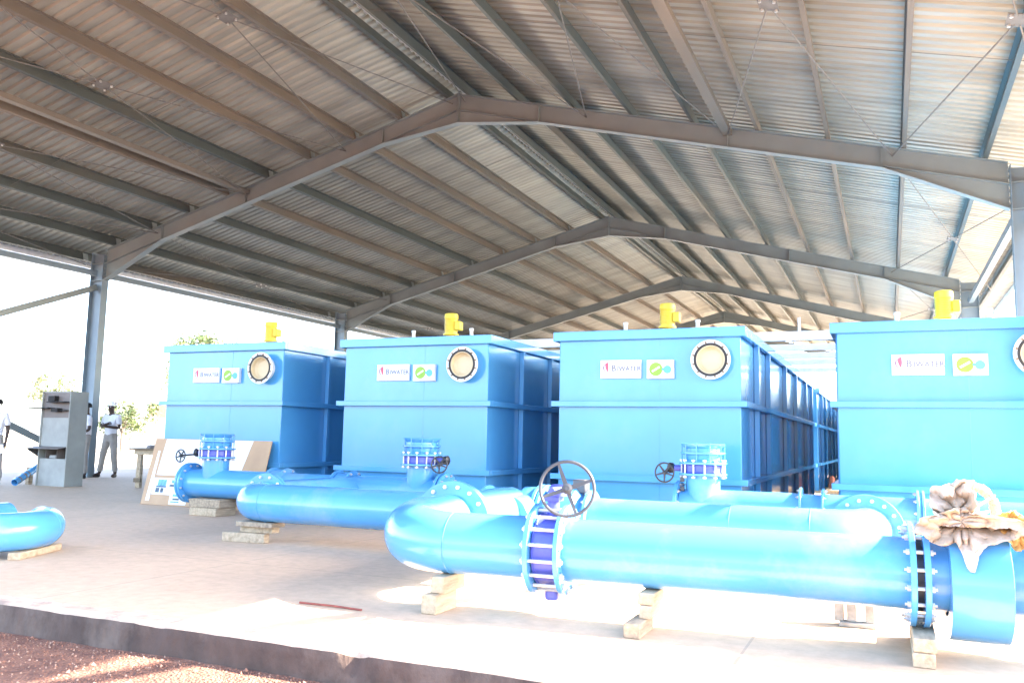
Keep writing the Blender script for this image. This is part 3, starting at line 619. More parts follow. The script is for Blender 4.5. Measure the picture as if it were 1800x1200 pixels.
# rear header
pipe(A, (1.98, YC, Z), (3.24, YC, Z)); flange(A, (1.955, YC, Z), (1, 0, 0), bolts=12, side=1, th=0.04)
flange(A, (3.255, YC, Z), (1, 0, 0), fr=0.262, bolts=12, side=-1, th=0.022); pipe(A, (3.26, YC, Z), (3.48, YC, Z), 0.195, 'coupling_sleeve'); flange(A, (3.475, YC, Z), (1, 0, 0), fr=0.262, bolts=12, side=1, th=0.022)
pipe(A, (3.48, YC, Z), (4.36, YC, Z)); flange(A, (4.37, YC, Z), (1, 0, 0), fr=0.28, bolts=12, side=-1, th=0.025); flange(A, (4.42, YC, Z), (1, 0, 0), fr=0.28, bolts=0, th=0.025); pipe(A, (4.43, YC, Z), (6.6, YC, Z))
def tee_stack(parent, x, y, z, wx, wrad, top=1.14, side=-1):
    q = MB(); q.sweep([(x, y, z + 0.0), (x, y, 0.80)], 0.185, 40); q.build('riser', 'pipe', parent)
    flange(parent, (x, y, 0.805), (0, 0, 1), fr=0.262, bolts=0, th=0.022); v = valve(parent, (x, y, 0.865), (0, 0, 1), 0.10, 0.215, rods=12, rodr=0.0105, rext=0.02, fr=0.262, pr=0.185)
    flange(parent, (x, y, 0.926), (0, 0, 1), fr=0.262, bolts=0, th=0.022)
    q = MB(); q.lathe((x, y, 0.937), (0, 0, 1), [(0, 0.19), (0, 0.235), (0.03, 0.20), (0.075, 0.205), (0.092, 0.245), (0.112, 0.245), (0.118, 0.2), (0.15, 0.195), (0.185, 0.235), (0.20, 0.24), (0.203, 0.236), (0.195, 0.2), (0.10, 0.17), (0.0, 0.17)], 40)
    cp = q.build('flange_adaptor', 'pipe', parent, smooth=35)
    for k in range(10):
        a = 2 * pi * k / 10 + 0.2; r = MB(); r.sweep([(x + 0.232 * cos(a), y + 0.232 * sin(a), 0.935), (x + 0.232 * cos(a), y + 0.232 * sin(a), 1.145)], 0.008, 6); r.build('tie_rod', 'pipe', cp)
    q = MB(); q.lathe((x, y, 0.96), (0, 0, 1), [(0, 0), (0, 0.168)], 32); q.build('valve_disc', 'dark', v)
    s_ = 1 if wx > x else -1
    q = MB(); q.sweep([(x + s_ * 0.2, y, 0.865), (x + s_ * 0.32, y, 0.865)], 0.035, 14); q.build('valve_neck', 'violet', v)
    q = MB(); q.lathe((x + s_ * 0.33, y + 0.0, 0.865), (s_, 0, 0), [(0, 0), (0, 0.055), (0.05, 0.06), (0.07, 0.03), (0.07, 0)], 16); q.sweep([(x + s_ * 0.37, y, 0.84), (wx, y - 0.14, 0.82)], 0.014, 10); q.build('gearbox', 'black', v, smooth=30)
    wheel(v, (wx, y - 0.15, 0.815), (0.12 + 0.15 * s_, -1, 0.05), wrad, 'black', 5, 0.0095, 0.3)
tee_stack(A, 2.22, YC, Z, 1.82, 0.105)
for zz in (0.62, 0.72):
    q = MB(); q.box(1.99, 2.035, YC - 0.13, YC - 0.10, zz, zz + 0.05); q.build('lug', 'greyiron', A, bevel=0.004)

# --- left serpentine
B = thing('pipe_manifold', (-2.5, -3.4, 0.22), 'blue pipe run at left with two upright valve stacks beside the notice board', 'pipework')
ZB = 0.42
elbow(B, -2.37 + 0.40, -3.40 + 0.40, ZB, -pi / 2, -pi, 0.40); pipe(B, (-1.97, -3.40, ZB), (0.62, -3.40, ZB)); pipe(B, (-2.37, -3.02, ZB), (-2.37, -1.25, ZB))
flange(B, (0.62, -3.40, ZB), (1, 0, 0), bolts=12, side=1)
flange(B, (-2.37, -2.98, ZB), (0, -1, 0), side=1, bolts=12); flange(B, (-2.37, -2.94, ZB), (0, 1, 0), side=1, bolts=0)
ZC = 0.43; YC2 = -1.22
pipe(B, (-5.16, YC2, ZC), (-3.72, YC2, ZC)); flange(B, (-5.17, YC2, ZC), (1, 0, 0), bolts=12, side=1, th=0.035, fr=0.285); flange(B, (-5.215, YC2, ZC), (1, 0, 0), bolts=0, fr=0.285)
for xa in (-3.70, -2.62):
    flange(B, (xa, YC2, ZC), (1, 0, 0), fr=0.262, bolts=8, side=-1, th=0.022); q = MB(); q.lathe((xa, YC2, ZC), (1, 0, 0), [(0, 0.2), (0.03, 0.23), (0.20, 0.23), (0.23, 0.2)], 40); q.build('coupling_sleeve', 'pipe', B, smooth=35); flange(B, (xa + 0.235, YC2, ZC), (1, 0, 0), fr=0.262, bolts=8, side=1, th=0.022)
pipe(B, (-3.47, YC2, ZC), (-2.62, YC2, ZC)); pipe(B, (-2.40, YC2, ZC), (-1.06, YC2, ZC))
flange(B, (-1.04, YC2, ZC), (1, 0, 0), bolts=12, side=-1, fr=0.285); flange(B, (-0.985, YC2, ZC), (1, 0, 0), bolts=12, side=1, fr=0.285)
tee_stack(B, -4.74, YC2, ZC, -5.27, 0.088)
tee_stack(B, -1.36, YC2, ZC, -1.02, 0.10)

# --- loose U piece by the slab's left
U = thing('pipe_spool', (-3.40, -5.4, 0.06), 'short blue U shaped pipe piece lying at the left front of the slab', 'pipe')
ZU = 0.27
cp_ = [Vector(p) for p in ((-4.17, -4.80, 0), (-4.15, -5.15, 0), (-4.03, -5.58, 0), (-3.65, -5.86, 0), (-3.27, -5.76, 0), (-3.10, -5.45, 0), (-3.18, -5.15, 0), (-3.38, -4.95, 0), (-3.50, -4.90, 0))]
path = []
for i in range(len(cp_) - 1):
    p0, p1, p2, p3 = cp_[max(i - 1, 0)], cp_[i], cp_[i + 1], cp_[min(i + 2, len(cp_) - 1)]
    for k in range(6):
        t_ = k / 6; path.append(0.5 * ((2 * p1) + (p2 - p0) * t_ + (2 * p0 - 5 * p1 + 4 * p2 - p3) * t_ ** 2 + (3 * p1 - p0 - 3 * p2 + p3) * t_ ** 3) + Vector((0, 0, 0.233)))
path.append(cp_[-1] + Vector((0, 0, 0.233)))
q = MB(); q.sweep(path, 0.17, 44, caps=False); ub = q.build('bent_pipe', 'pipe', U)
for e_, d_ in ((path[0], path[0] - path[2]), (path[-1], path[-1] - path[-3])):
    q = MB(); q.lathe(e_, d_, [(-0.001, 0.17), (0.012, 0.17), (0.014, 0.160), (-0.12, 0.158), (-0.12, 0)], 44); q.build('pipe_end', 'pipe', ub, smooth=35)
for k in (14, 36):
    q = MB(); q.torus(path[k], path[k + 1] - path[k - 1], 0.17, 0.004, 44, 6); q.build('weld_seam', 'pipe', ub)

# --- timber packing
def timber(name, x0, x1, y0, y1, z0, z1, label, mt='wood', rot=0, group='timber packing under the pipes'):
    cx, cy = (x0 + x1) / 2, (y0 + y1) / 2; q = MB(); ca, sa = cos(rot), sin(rot)
    q.obox((cx, cy, (z0 + z1) / 2), (ca * (x1 - x0) / 2, sa * (x1 - x0) / 2, 0), (-sa * (y1 - y0) / 2, ca * (y1 - y0) / 2, 0), (0, 0, (z1 - z0) / 2))
    o = q.build(name, mt, bevel=0.006, loc=(cx, cy, z0)); return tag(o, label, 'timber', group)
G = 'timber packing under the pipes'
timber('timber_block', 1.28, 1.39, -5.80, -5.50, 0.001, 0.125, 'pale timber block on the slab, lower one of the pair under the big front bend')
timber('timber_block', 1.315, 1.41, -5.74, -5.42, 0.127, 0.234, 'timber block laid on another, touching the underside of the big front bend')
timber('timber_block', 2.66, 2.76, -5.82, -5.50, 0.001, 0.085, 'cracked weathered timber block, lowest of the three stacked under the long front arm', 'oldwood')
timber('timber_block', 2.71, 2.79, -5.66, -5.40, 0.087, 0.165, 'brown timber block in the middle of the three stacked under the front arm')
timber('timber_block', 2.70, 2.80, -5.65, -5.38, 0.167, 0.238, 'pale yellow timber block on top of the three stacked under the front arm')
timber('timber_beam', 4.21, 4.32, -5.73, -4.95, 0.001, 0.075, 'lower of two long timber beams under the bolted joint at right')
timber('timber_beam', 4.215, 4.33, -5.72, -4.95, 0.077, 0.148, 'upper of two long timber beams under the bolted joint at right')
timber('timber_block', -2.48, -1.96, -3.50, -3.40, 0.001, 0.10, 'low timber at the bottom of the pile under the long left arm', rot=0.12)
timber('timber_block', -2.30, -1.90, -3.44, -3.30, 0.102, 0.165, 'middle timber of the pile under the long left arm', rot=0.1)
timber('timber_block', -2.32, -1.84, -3.50, -3.28, 0.167, 0.219, 'grey flat plank on top of the pile under the long left arm', 'oldwood')
timber('timber_block', -4.92, -4.44, -1.50, -1.10, 0.001, 0.11, 'lower timber under the flanged end of the left rear pipe', 'wood')
timber('timber_block', -4.97, -4.42, -1.46, -1.06, 0.112, 0.228, 'dark topped upper timber under the flanged end of the left rear pipe', 'oldwood')
timber('timber_plank', -3.205, -3.095, -5.59, -4.84, 0.001, 0.062, 'single pale plank beneath the loose U shaped pipe piece', rot=0.44)
timber('timber_block', 3.6, 3.8, -3.6, -3.2, 0.001, 0.238, 'tall timber block standing under the right end of the middle arm', 'oldwood')
sb = thing('pipe_stand', (3.86, -4.75, 0), 'small weathered stand of three stub posts behind the front arm', 'stand')
for k, xx in enumerate((3.80, 3.875, 3.985)):
    q = MB(); q.box(xx - 0.028, xx + 0.028, -4.80, -4.72, 0.03, 0.25 if k != 1 else 0.22); q.build('stub_post', 'concrete', sb, bevel=0.005)
q = MB(); q.box(3.80, 4.02, -4.83, -4.70, 0.001, 0.029); q.build('foot', 'concrete', sb, bevel=0.005)
q = MB(); q.sweep([(0.39, -5.91, 0.008), (0.66, -5.915, 0.012), (0.90, -5.92, 0.008)], 0.007, 8); tag(q.build('steel_bar', 'rust'), 'thin rusty red steel bar lying on the slab before the big bend', 'bar')
for (x, y, s, lb, mt) in ((1.72, -5.0, 0.035, 'small stone on the slab under the big front pipe', 'concrete'), (-9.65, -1.6, 0.12, 'crumpled tan scrap lying on the slab behind the loose pipe piece', 'kraft')):
    q = MB(); random.seed(int(abs(x) * 10)); 
    for k in range(1): q.lathe((x, y, 0.0), (0, 0, 1), [(0, 0), (0.002, s), (s * 0.25, s * 0.8), (s * 0.4, s * 0.3), (s * 0.4, 0)], 9)
    q.v = [Vector((v.x + random.uniform(-.2, .2) * s, v.y + random.uniform(-.2, .2) * s, max(0.001, v.z + random.uniform(-.1, .1) * s))) for v in q.v]
    tag(q.build('stone' if mt == 'concrete' else 'scrap', mt, loc=(x, y, 0)), lb, 'stone' if mt == 'concrete' else 'scrap')

# --- crumpled wrapping paper on the meter
def crumple(name, ctr, tips, mt, seed, amp, tilt, lift=0.0):
    """star shaped sheet pinched at ctr=(x, y, z): tips = list of (x, z) outline points, folds radiate from the pinch"""
    bm = bmesh.new(); NA, NR = 150, 22; cx, cy, cz = ctr; ang = [(atan2(z - cz, x - cx), sqrt((x - cx) ** 2 + (z - cz) ** 2)) for x, z in tips]; ang.sort(); rows = []
    RD = 0.322
    for i in range(NA):
        a = -pi + 2 * pi * i / NA
        for k in range(len(ang)):
            a0, r0 = ang[k - 1]; a1, r1 = ang[k]
            if k == 0: a0 -= 2 * pi
            if a0 <= a < a1: break
        else: a0, r0 = ang[-1]; a1, r1 = ang[0][0] + 2 * pi, ang[0][1]
        t = (a - a0) / max(1e-6, a1 - a0); rr = (r0 + (r1 - r0) * t) * (1 + 0.09 * noise.noise((a * 6, seed, 0))); row = []
        for j in range(NR + 1):
            f = (j + 0.3) / (NR + 0.3); rad = rr * f; x, z = cx + rad * cos(a), cz + rad * sin(a)
            fold = abs(noise.noise((cos(a + 0.5 * f) * 2.0 + seed, sin(a + 0.5 * f) * 2.0, f * 1.6))) * 1.9 + 0.7 * abs(noise.noise((x * 8 + z * 3, z * 8 - x * 2, seed + 4))) - 0.5
            fine = abs(noise.noise((x * 17, z * 17, seed * 2))) - 0.2 + 0.5 * abs(noise.noise((x * 38, z * 38, seed * 2)))
            y = cy - tilt * (z - cz) - amp * (0.25 + f) * fold - 0.035 * fine - 0.25 * max(0, f - 0.6) * 0.12
            zz = z - (Z - 0.03)
            if zz < RD:
                lim = YA - sqrt(max(0, RD * RD - zz * zz)) - 0.012 - lift if 4.37 < x < 4.71 else YA - sqrt(max(0, 0.235 ** 2 - min(zz, 0.235) ** 2)) - 0.012
                y = min(y, lim)
                if 4.37 < x < 4.71: y = max(y, lim - 0.05 * (1 + fold))
            row.append(bm.verts.new((x + 0.008 * noise.noise((x * 30, z * 30, 3)), y, z + 0.01 * noise.noise((x * 25, z * 25, 7)))))
        rows.append(row)
    for i in range(NA):
        r0, r1 = rows[i], rows[(i + 1) % NA]
        for j in range(NR): bm.faces.new((r0[j], r1[j], r1[j + 1], r0[j + 1]))
    bm.faces.new([r[0] for r in rows])
    me = bpy.data.meshes.new(name); bm.to_mesh(me); bm.free(); me.materials.append(M[mt]); me.polygons.foreach_set('use_smooth', [True] * len(me.polygons)); me.set_sharp_from_angle(angle=R(22)); return me
pp = thing('wrapping_paper', (4.50, YA - 0.25, 0.6), 'crumpled pale brown wrapping paper draped over the blue drum at right', 'paper')
polys = [('paper_sheet', (4.47, YA - 0.26, 0.76), [(4.235, 0.70), (4.26, 0.76), (4.36, 0.79), (4.44, 0.83), (4.52, 0.81), (4.60, 0.80), (4.70, 0.79), (4.79, 0.74), (4.74, 0.69), (4.66, 0.67), (4.58, 0.645), (4.545, 0.58), (4.52, 0.51), (4.49, 0.52), (4.465, 0.60), (4.44, 0.655), (4.38, 0.63), (4.32, 0.645), (4.28, 0.67)], 'kraft', 1.3, 0.07, 0.25),
         ('paper_sheet', (4.46, YA - 0.20, 0.79), [(4.40, 0.72), (4.36, 0.78), (4.315, 0.88), (4.335, 0.935), (4.41, 0.95), (4.46, 0.975), (4.50, 0.97), (4.53, 0.93), (4.54, 0.86), (4.535, 0.80), (4.50, 0.72)], 'kraft', 4.7, 0.09, -0.1),
         ('paper_sheet', (4.72, YA - 0.15, 0.73), [(4.64, 0.74), (4.66, 0.81), (4.72, 0.82), (4.79, 0.77), (4.80, 0.70), (4.775, 0.63), (4.73, 0.61), (4.70, 0.66)], 'kraft_y', 8.1, 0.06, 0.0)]
for nm, ct, tips, mt, sd_, amp, tilt in polys:
    me = crumple(nm, ct, tips, mt, sd_, amp, tilt); me.transform(Matrix.Translation(-pp.location)); o = bpy.data.objects.new(nm, me); COL.objects.link(o); o.parent = pp
    sm = o.modifiers.new('thickness', 'SOLIDIFY'); sm.thickness = 0.002
    if mt == 'kraft_y': o['label'] = 'orange yellow end of the wrapping'
q = MB(); arc = []; rad_ = []   # paper twisted round a hoop, standing up at the right of the bundle
for k in range(46):
    a = R(105) - R(150) * k / 45; arc.append(Vector((4.51 + 0.135 * cos(a), YA - 0.13 + 0.03 * sin(a * 2), 0.815 + 0.135 * sin(a)))); rad_.append(0.026 + 0.010 * noise.noise((k * 0.8, 2, 2)))
q.sweep(arc, rad_, 14); q.v = [v + Vector((1, 1, 1)) * 0.008 * noise.noise(v * 40) + Vector((0, 0.006, 0)) * noise.noise(v * 90) for v in q.v]
o = q.build('twisted_roll', 'kraft', pp, smooth=20)
for k in range(3):
    a = R(60 - 30 * k); q = MB(); q.bar((4.46, YA - 0.13, 0.77 + 0.01 * k), (4.51 + 0.13 * cos(a - .5), YA - 0.13, 0.815 + 0.13 * sin(a - .5)), 0.004, 0.014); q.build('plastic_strap', 'plastic', pp)

pp.location.y += 0.075
# ------------------------------------------------------------------ notice board leaning on the left tank
nb = thing('notice_board', (-5.35, -0.49, 0), 'long brown board with white printed sheets leaning on the left end tank', 'board')
bx0, bx1, H_ = -6.80, -4.02, 1.14
def bp_(x, h, o=0.0):   # point on the leaning board: h up along it; the top leans back to the tank
    an = R(24.3); x = -6.9 + (x + 6.8) * 0.87 - 0.25 * h / 1.14; return Vector((x + h * 0.0, -0.52 + h * sin(an) - o * cos(an), 0.004 + h * cos(an) + o * sin(an)))
def sheet(name, pts, mt, o0, o1, parent, label=None):
    q = MB(); n_ = len(pts); q.add([bp_(x, h, o0) for x, h in pts] + [bp_(x, h, o1) for x, h in pts], [tuple(range(n_)), tuple(reversed(range(n_, 2 * n_)))] + [(i, (i + 1) % n_, (i + 1) % n_ + n_, i + n_) for i in range(n_)])
    return q.build(name, mt, parent, label=label)
pnl = sheet('panel', [(bx0, 0), (bx1 - 0.1, 0), (bx1 + 0.02, H_), (bx0 + 0.02, H_)], 'ply', -0.018, 0.0, nb)
sheet('white_sheet', [(-6.56, 0.50), (-4.62, 0.50), (-4.42, 1.13), (-6.50, 1.13)], 'paperwhite', 0.0005, 0.003, nb, 'long blank white sheet')
sheet('white_strip', [(-6.70, 0.06), (-6.61, 0.06), (-6.60, 0.92), (-6.65, 0.92)], 'paperwhite', 0.0005, 0.003, nb)
sh = sheet('printed_sheet', [(-6.60, 0.45), (-5.62, 0.45), (-5.72, 0.02), (-6.12, 0.02), (-6.12, 0.17), (-6.58, 0.17)], 'paperwhite', 0.0035, 0.006, nb)
for (xa, ha, ww, hh, mt) in ((-6.47, 0.31, 0.20, 0.11, 'inkblue'), (-6.5, 0.29, 0.24, 0.025, 'inkdark'), (-6.5, 0.205, 0.09, 0.075, 'inkdark'), (-6.38, 0.205, 0.07, 0.075, 'inkdark'), (-6.14, 0.37, 0.06, 0.05, 'inkblue'), (-6.18, 0.31, 0.15, 0.035, 'inkdark'), (-6.05, 0.15, 0.13, 0.035, 'inkblue'), (-6.04, 0.09, 0.15, 0.03, 'inkdark'), (-6.08, 0.05, 0.20, 0.02, 'inkblue')):
    sheet('picture', [(xa, ha), (xa + ww, ha), (xa + ww, ha + hh), (xa, ha + hh)], mt, 0.0065, 0.008, sh)

# ------------------------------------------------------------------ tall fibre cabinet
cb = thing('panel_cabinet', (-11.7, 1.85, 0), 'tall grey fibreboard booth with dark slots standing by the left column', 'cabinet')
cx0, cx1, cy0, cy1, cz = -12.12, -11.27, 1.62, 2.02, 1.95
q = MB(); q.box(cx1 - 0.03, cx1, cy0 - 0.03, cy1, 0.001, cz); q.build('side_panel', 'fibre_side', cb, bevel=0.004)
q = MB(); q.box(cx0, cx0 + 0.03, cy0 - 0.03, cy1, 0.001, cz); q.build('side_panel', 'fibre_side', cb, bevel=0.004)
q = MB(); q.box(cx0 + 0.031, cx1 - 0.031, cy1 - 0.03, cy1, 0.001, cz - 0.031); q.build('back_panel', 'fibre_side', cb)
q = MB(); q.box(cx0 + 0.031, cx1 - 0.031, cy0, cy1, cz - 0.03, cz); q.build('top_panel', 'fibre_side', cb)
q = MB(); q.box(cx0 + 0.031, cx1 - 0.031, cy0, cy0 + 0.02, 0.001, 0.56); q.build('front_panel', 'fibre', cb)
q = MB(); q.box(cx0 + 0.031, cx1 - 0.031, cy0, cy0 + 0.02, 0.80, 1.40); q.build('front_panel', 'fibre', cb)
q = MB(); q.box(cx0 + 0.031, cx1 - 0.031, cy0 + 0.004, cy0 + 0.024, 1.402, cz - 0.032); up_ = q.build('upper_panel', 'brownpanel', cb)
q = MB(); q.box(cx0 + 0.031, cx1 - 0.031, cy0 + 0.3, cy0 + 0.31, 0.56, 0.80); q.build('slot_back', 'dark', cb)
q = MB(); q.prism([(cy0 - 0.22, 0.76), (cy0, 0.80), (cy0, 0.81), (cy0 - 0.22, 0.77)], 'x', cx0 - 0.12, cx1 - 0.032); q.build('slot_hood', 'brownpanel', cb)
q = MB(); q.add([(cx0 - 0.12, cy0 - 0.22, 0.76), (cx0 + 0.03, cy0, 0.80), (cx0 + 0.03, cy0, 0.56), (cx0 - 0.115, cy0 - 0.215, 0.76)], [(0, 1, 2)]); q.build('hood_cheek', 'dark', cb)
for xx in (-11.95, -11.62):
    q = MB(); q.box(xx, xx + 0.012, cy0 + 0.02, cy0 + 0.29, 0.561, 0.799); q.build('divider', 'brownpanel', cb)
q = MB(); q.obox((-11.72, cy0 + 0.05, 0.60), (0.09, 0, 0), (0, 0.04, 0), (0.01, 0, 0.03)); q.build('bracket', 'fibre', cb)
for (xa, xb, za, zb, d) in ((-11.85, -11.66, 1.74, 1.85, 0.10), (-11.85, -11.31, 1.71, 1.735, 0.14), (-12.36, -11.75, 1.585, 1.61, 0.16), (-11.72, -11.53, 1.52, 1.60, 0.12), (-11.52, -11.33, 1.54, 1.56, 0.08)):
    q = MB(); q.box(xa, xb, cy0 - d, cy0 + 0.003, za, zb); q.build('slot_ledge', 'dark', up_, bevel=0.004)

# leaning blue pipe and stub post behind it
q = MB(); a, b_ = Vector((-12.15, 1.15, 0.075)), Vector((-12.75, 2.55, 0.62)); d = (b_ - a).normalized()
lp = thing('leaning_pipe', (-12.15, 1.15, 0), 'scuffed blue pipe leaning low against the left of the grey booth', 'pipe')
q = MB(); q.lathe(a, d, [(0.0, 0.058), (0, 0.07), (1.6, 0.07), (1.6, 0.058), (0.0, 0.058)], 24); q.build('pipe_body', 'pipe', lp)
for h in (0.12, 0.30, 0.42):
    q = MB(); q.lathe(a + d * h, d, [(0, 0.071), (0.0, 0.074), (0.035, 0.074), (0.035, 0.071)], 20); q.build('rust_band', 'darkwood', lp)
q = MB(); q.box(-12.60, -12.50, 1.72, 1.82, 0.001, 0.36); o = tag(q.build('timber_post', 'oldwood', bevel=0.006, loc=(-12.55, 1.77, 0)), 'short upright post propping the leaning blue pipe beside the booth', 'post')

# trestle table
tb = thing('work_table', (-9.6, 2.5, 0), 'rough timber work table partly hidden behind the notice board', 'table')
q = MB(); q.box(-10.28, -8.6, 2.25, 2.95, 0.775, 0.81); q.build('table_top', 'darkwood', tb, bevel=0.004)
q = MB(); q.box(-10.2, -8.7, 2.32, 2.36, 0.68, 0.774); q.build('apron', 'wood', tb)
for xx, yy in ((-10.1, 2.36), (-10.1, 2.84), (-8.8, 2.36), (-8.8, 2.84)):
    q = MB(); q.box(xx - 0.055, xx + 0.055, yy, yy + 0.08, 0.001, 0.774); q.build('leg', 'wood', tb, bevel=0.004)
q = MB(); q.box(-10.15, -9.97, 2.30, 2.35, 0.12, 0.20); q.build('foot_rail', 'darkwood', tb)
q = MB(); q.lathe((-9.85, 2.5, 0.811), (0, 0, 1), [(0, 0), (0.0, 0.16), (0.05, 0.12), (0.07, 0.05), (0.07, 0)], 9); q.v = [Vector((v.x + random.uniform(-.02, .02), v.y + random.uniform(-.02, .02), max(0.811, v.z + random.uniform(-.01, .01)))) for v in q.v]
tag(q.build('cloth_bundle', 'brownpanel', loc=(-9.85, 2.5, 0.811)), 'small brown bundle lying on the work table', 'bundle')

# debris pile glimpsed between third and fourth tanks
q = MB(); q.box(2.70, 3.3, 11.2, 11.5, 0.001, 0.12); q.box(2.8, 3.35, 10.9, 11.1, 0.001, 0.10); tag(q.build('timber_pile', 'wood', bevel=0.005), 'pale timber offcuts on the floor deep in the gap between tanks', 'timber')
q = MB(); q.lathe((2.80, 11.9, 0.001), (0, 0, 1), [(0, 0), (0, 0.07), (0.15, 0.08), (0.36, 0.06), (0.4, 0.03), (0.4, 0)], 20); tag(q.build('orange_drum', 'orange', loc=(2.8, 11.9, 0)), 'orange plastic drum deep in the gap between tanks', 'drum')

# ------------------------------------------------------------------ people
def skin_obj(name, nodes, edges, mt, parent, sub=2, root=0):
    me = bpy.data.meshes.new(name); me.from_pydata([n_[0] for n_ in nodes], edges, []); o = bpy.data.objects.new(name, me); COL.objects.link(o); o.parent = parent
    md = o.modifiers.new('skin', 'SKIN'); md.use_smooth_shade = True
    if not me.skin_vertices: 
        bpy.context.view_layer.objects.active = o; bpy.ops.object.skin_root_mark
    sv = me.skin_vertices[0].data
    for i, n_ in enumerate(nodes): r = n_[1]; sv[i].radius = (r, r) if not isinstance(r, tuple) else r; sv[i].use_root = (i == root)
    o.modifiers.new('sub', 'SUBSURF').levels = sub; o.modifiers['sub'].render_levels = sub
    me.materials.append(M[mt]); return o
def person(loc, rot, label, pose, cap=False, scale=1.0):
    t = thing('person', loc, label, 'person'); t.rotation_euler = (0, 0, rot); t.scale = (scale,) * 3
    J = pose  # facing -Y, x: person's left is +x
    V = [(J['pelvis'], 0.115), (J['waist'], 0.105), (J['chest'], 0.125), (J['neck'], 0.052), (J['chin'], 0.062), (J['head'], 0.088), (J['crown'], 0.06)]
    E = [(0, 1), (1, 2), (2, 3), (3, 4), (4, 5), (5, 6)]
    for sd2 in ('l', 'r'):
        b0 = len(V); V += [(J['sh' + sd2], 0.056), (J['el' + sd2], 0.040), (J['wr' + sd2], 0.027), (J['ha' + sd2], (0.018, 0.034))]; E += [(2, b0), (b0, b0 + 1), (b0 + 1, b0 + 2), (b0 + 2, b0 + 3)]
        h = Vector(J['ha' + sd2]); wv = (h - Vector(J['wr' + sd2])).normalized(); sdv = wv.cross(Vector((0, 1, 0.2))).normalized()
        for k, (o_, ln) in enumerate(((-0.03, 0.07), (-0.01, 0.082), (0.01, 0.078), (0.028, 0.06))):
            i0 = len(V); V += [(tuple(h + sdv * o_ + wv * 0.04), 0.009), (tuple(h + sdv * o_ + wv * (0.04 + ln)), 0.007)]; E += [(b0 + 3, i0), (i0, i0 + 1)]
        i0 = len(V); V += [(tuple(h - wv * 0.02 + sdv * -0.05), 0.010), (tuple(h + wv * 0.03 + sdv * -0.062), 0.008)]; E += [(b0 + 3, i0), (i0, i0 + 1)]
    for sd2 in ('l', 'r'):
        b0 = len(V); V += [(J['hi' + sd2], 0.088), (J['kn' + sd2], 0.056), (J['an' + sd2], 0.04), (J['to' + sd2], (0.03, 0.045))]; E += [(0, b0), (b0, b0 + 1), (b0 + 1, b0 + 2), (b0 + 2, b0 + 3)]
    hd = Vector(J['head']); i0 = len(V); fd = Vector(J['face']); V += [(tuple(hd + fd * 0.105 + Vector((0, 0, -0.02))), 0.016)]; E += [(5, i0)]
    body = skin_obj('body', V, E, 'skin', t)
    # shirt
    S = [(tuple(Vector(J['pelvis']) + Vector((0, 0, -0.04))), (0.168, 0.14)), (J['waist'], (0.145, 0.12)), (J['chest'], (0.165, 0.135)), (tuple(Vector(J['neck']) + Vector((0, 0, -0.02))), 0.062)]; SE = [(0, 1), (1, 2), (2, 3)]
    for sd2 in ('l', 'r'):
        b0 = len(S); sh_, el_ = Vector(J['sh' + sd2]), Vector(J['el' + sd2]); S += [(tuple(sh_), 0.075), (tuple(sh_.lerp(el_, 0.78)), 0.064)]; SE += [(2, b0), (b0, b0 + 1)]
    skin_obj('shirt', S, SE, 'shirt', t)
    T = [(tuple(Vector(J['pelvis']) + Vector((0, 0, -0.02))), (0.15, 0.125)), (tuple(Vector(J['pelvis']) + Vector((0, 0, 0.13))), (0.145, 0.118))]; TE = [(0, 1)]
    for sd2 in ('l', 'r'):
        b0 = len(T); kn_, an_ = Vector(J['kn' + sd2]), Vector(J['an' + sd2]); T += [(J['hi' + sd2], 0.10), (tuple(kn_), 0.078), (tuple(kn_.lerp(an_, 0.95)), 0.066)]; TE += [(0, b0), (b0, b0 + 1), (b0 + 1, b0 + 2)]
    skin_obj('trousers', T, TE, 'trouser', t)
    for sd2 in ('l', 'r'):
        a_, b2 = Vector(J['an' + sd2]), Vector(J['to' + sd2]); skin_obj('shoe', [((a_.x, a_.y + 0.03, 0.045), 0.042), ((a_.x * 0.5 + b2.x * 0.5, (a_.y + b2.y) / 2, 0.042), 0.043), ((b2.x, b2.y, 0.035), 0.034)], [(0, 1), (1, 2)], 'shoe', t)
    for s_ in (-1, 1):   # ears, eyes
        sdv = Vector((0, 0, 1)).cross(fd).normalized(); q = MB(); q.torus(hd + sdv * s_ * 0.085, sdv, 0.018, 0.007, 10, 6); o = q.build('ear', 'skin', None); o.parent = t
        q = MB(); q.lathe(hd + fd * 0.086 + sdv * s_ * 0.033 + Vector((0, 0, 0.012)), fd, [(0, 0.013), (0.006, 0.009), (0.008, 0)], 10); o = q.build('eye', 'paperwhite', None); o.parent = t
    q = MB(); c_ = Vector(J['crown']); prf = [(-0.06, 0.099), (-0.02, 0.100), (0.02, 0.088), (0.045, 0.055), (0.053, 0)]
    if cap:
        q.lathe(c_ + Vector((0, 0, 0.015)), (0, 0, 1), [(-0.05, 0.106), (0.0, 0.105), (0.035, 0.09), (0.06, 0.05), (0.066, 0)], 28)
        for k in range(9):
            pass
        q.lathe(c_ + fd * 0.055 + Vector((0, 0, -0.035)), (0, 0, 1), [(-0.004, 0.0), (-0.004, 0.10), (0.004, 0.098), (0.012, 0)], 24); o = q.build('cap', 'shirt', None)
    else:
        q.lathe(c_, (0, 0, 1), prf, 28); o = q.build('hair', 'hair', None)
    o.parent = t
    return t
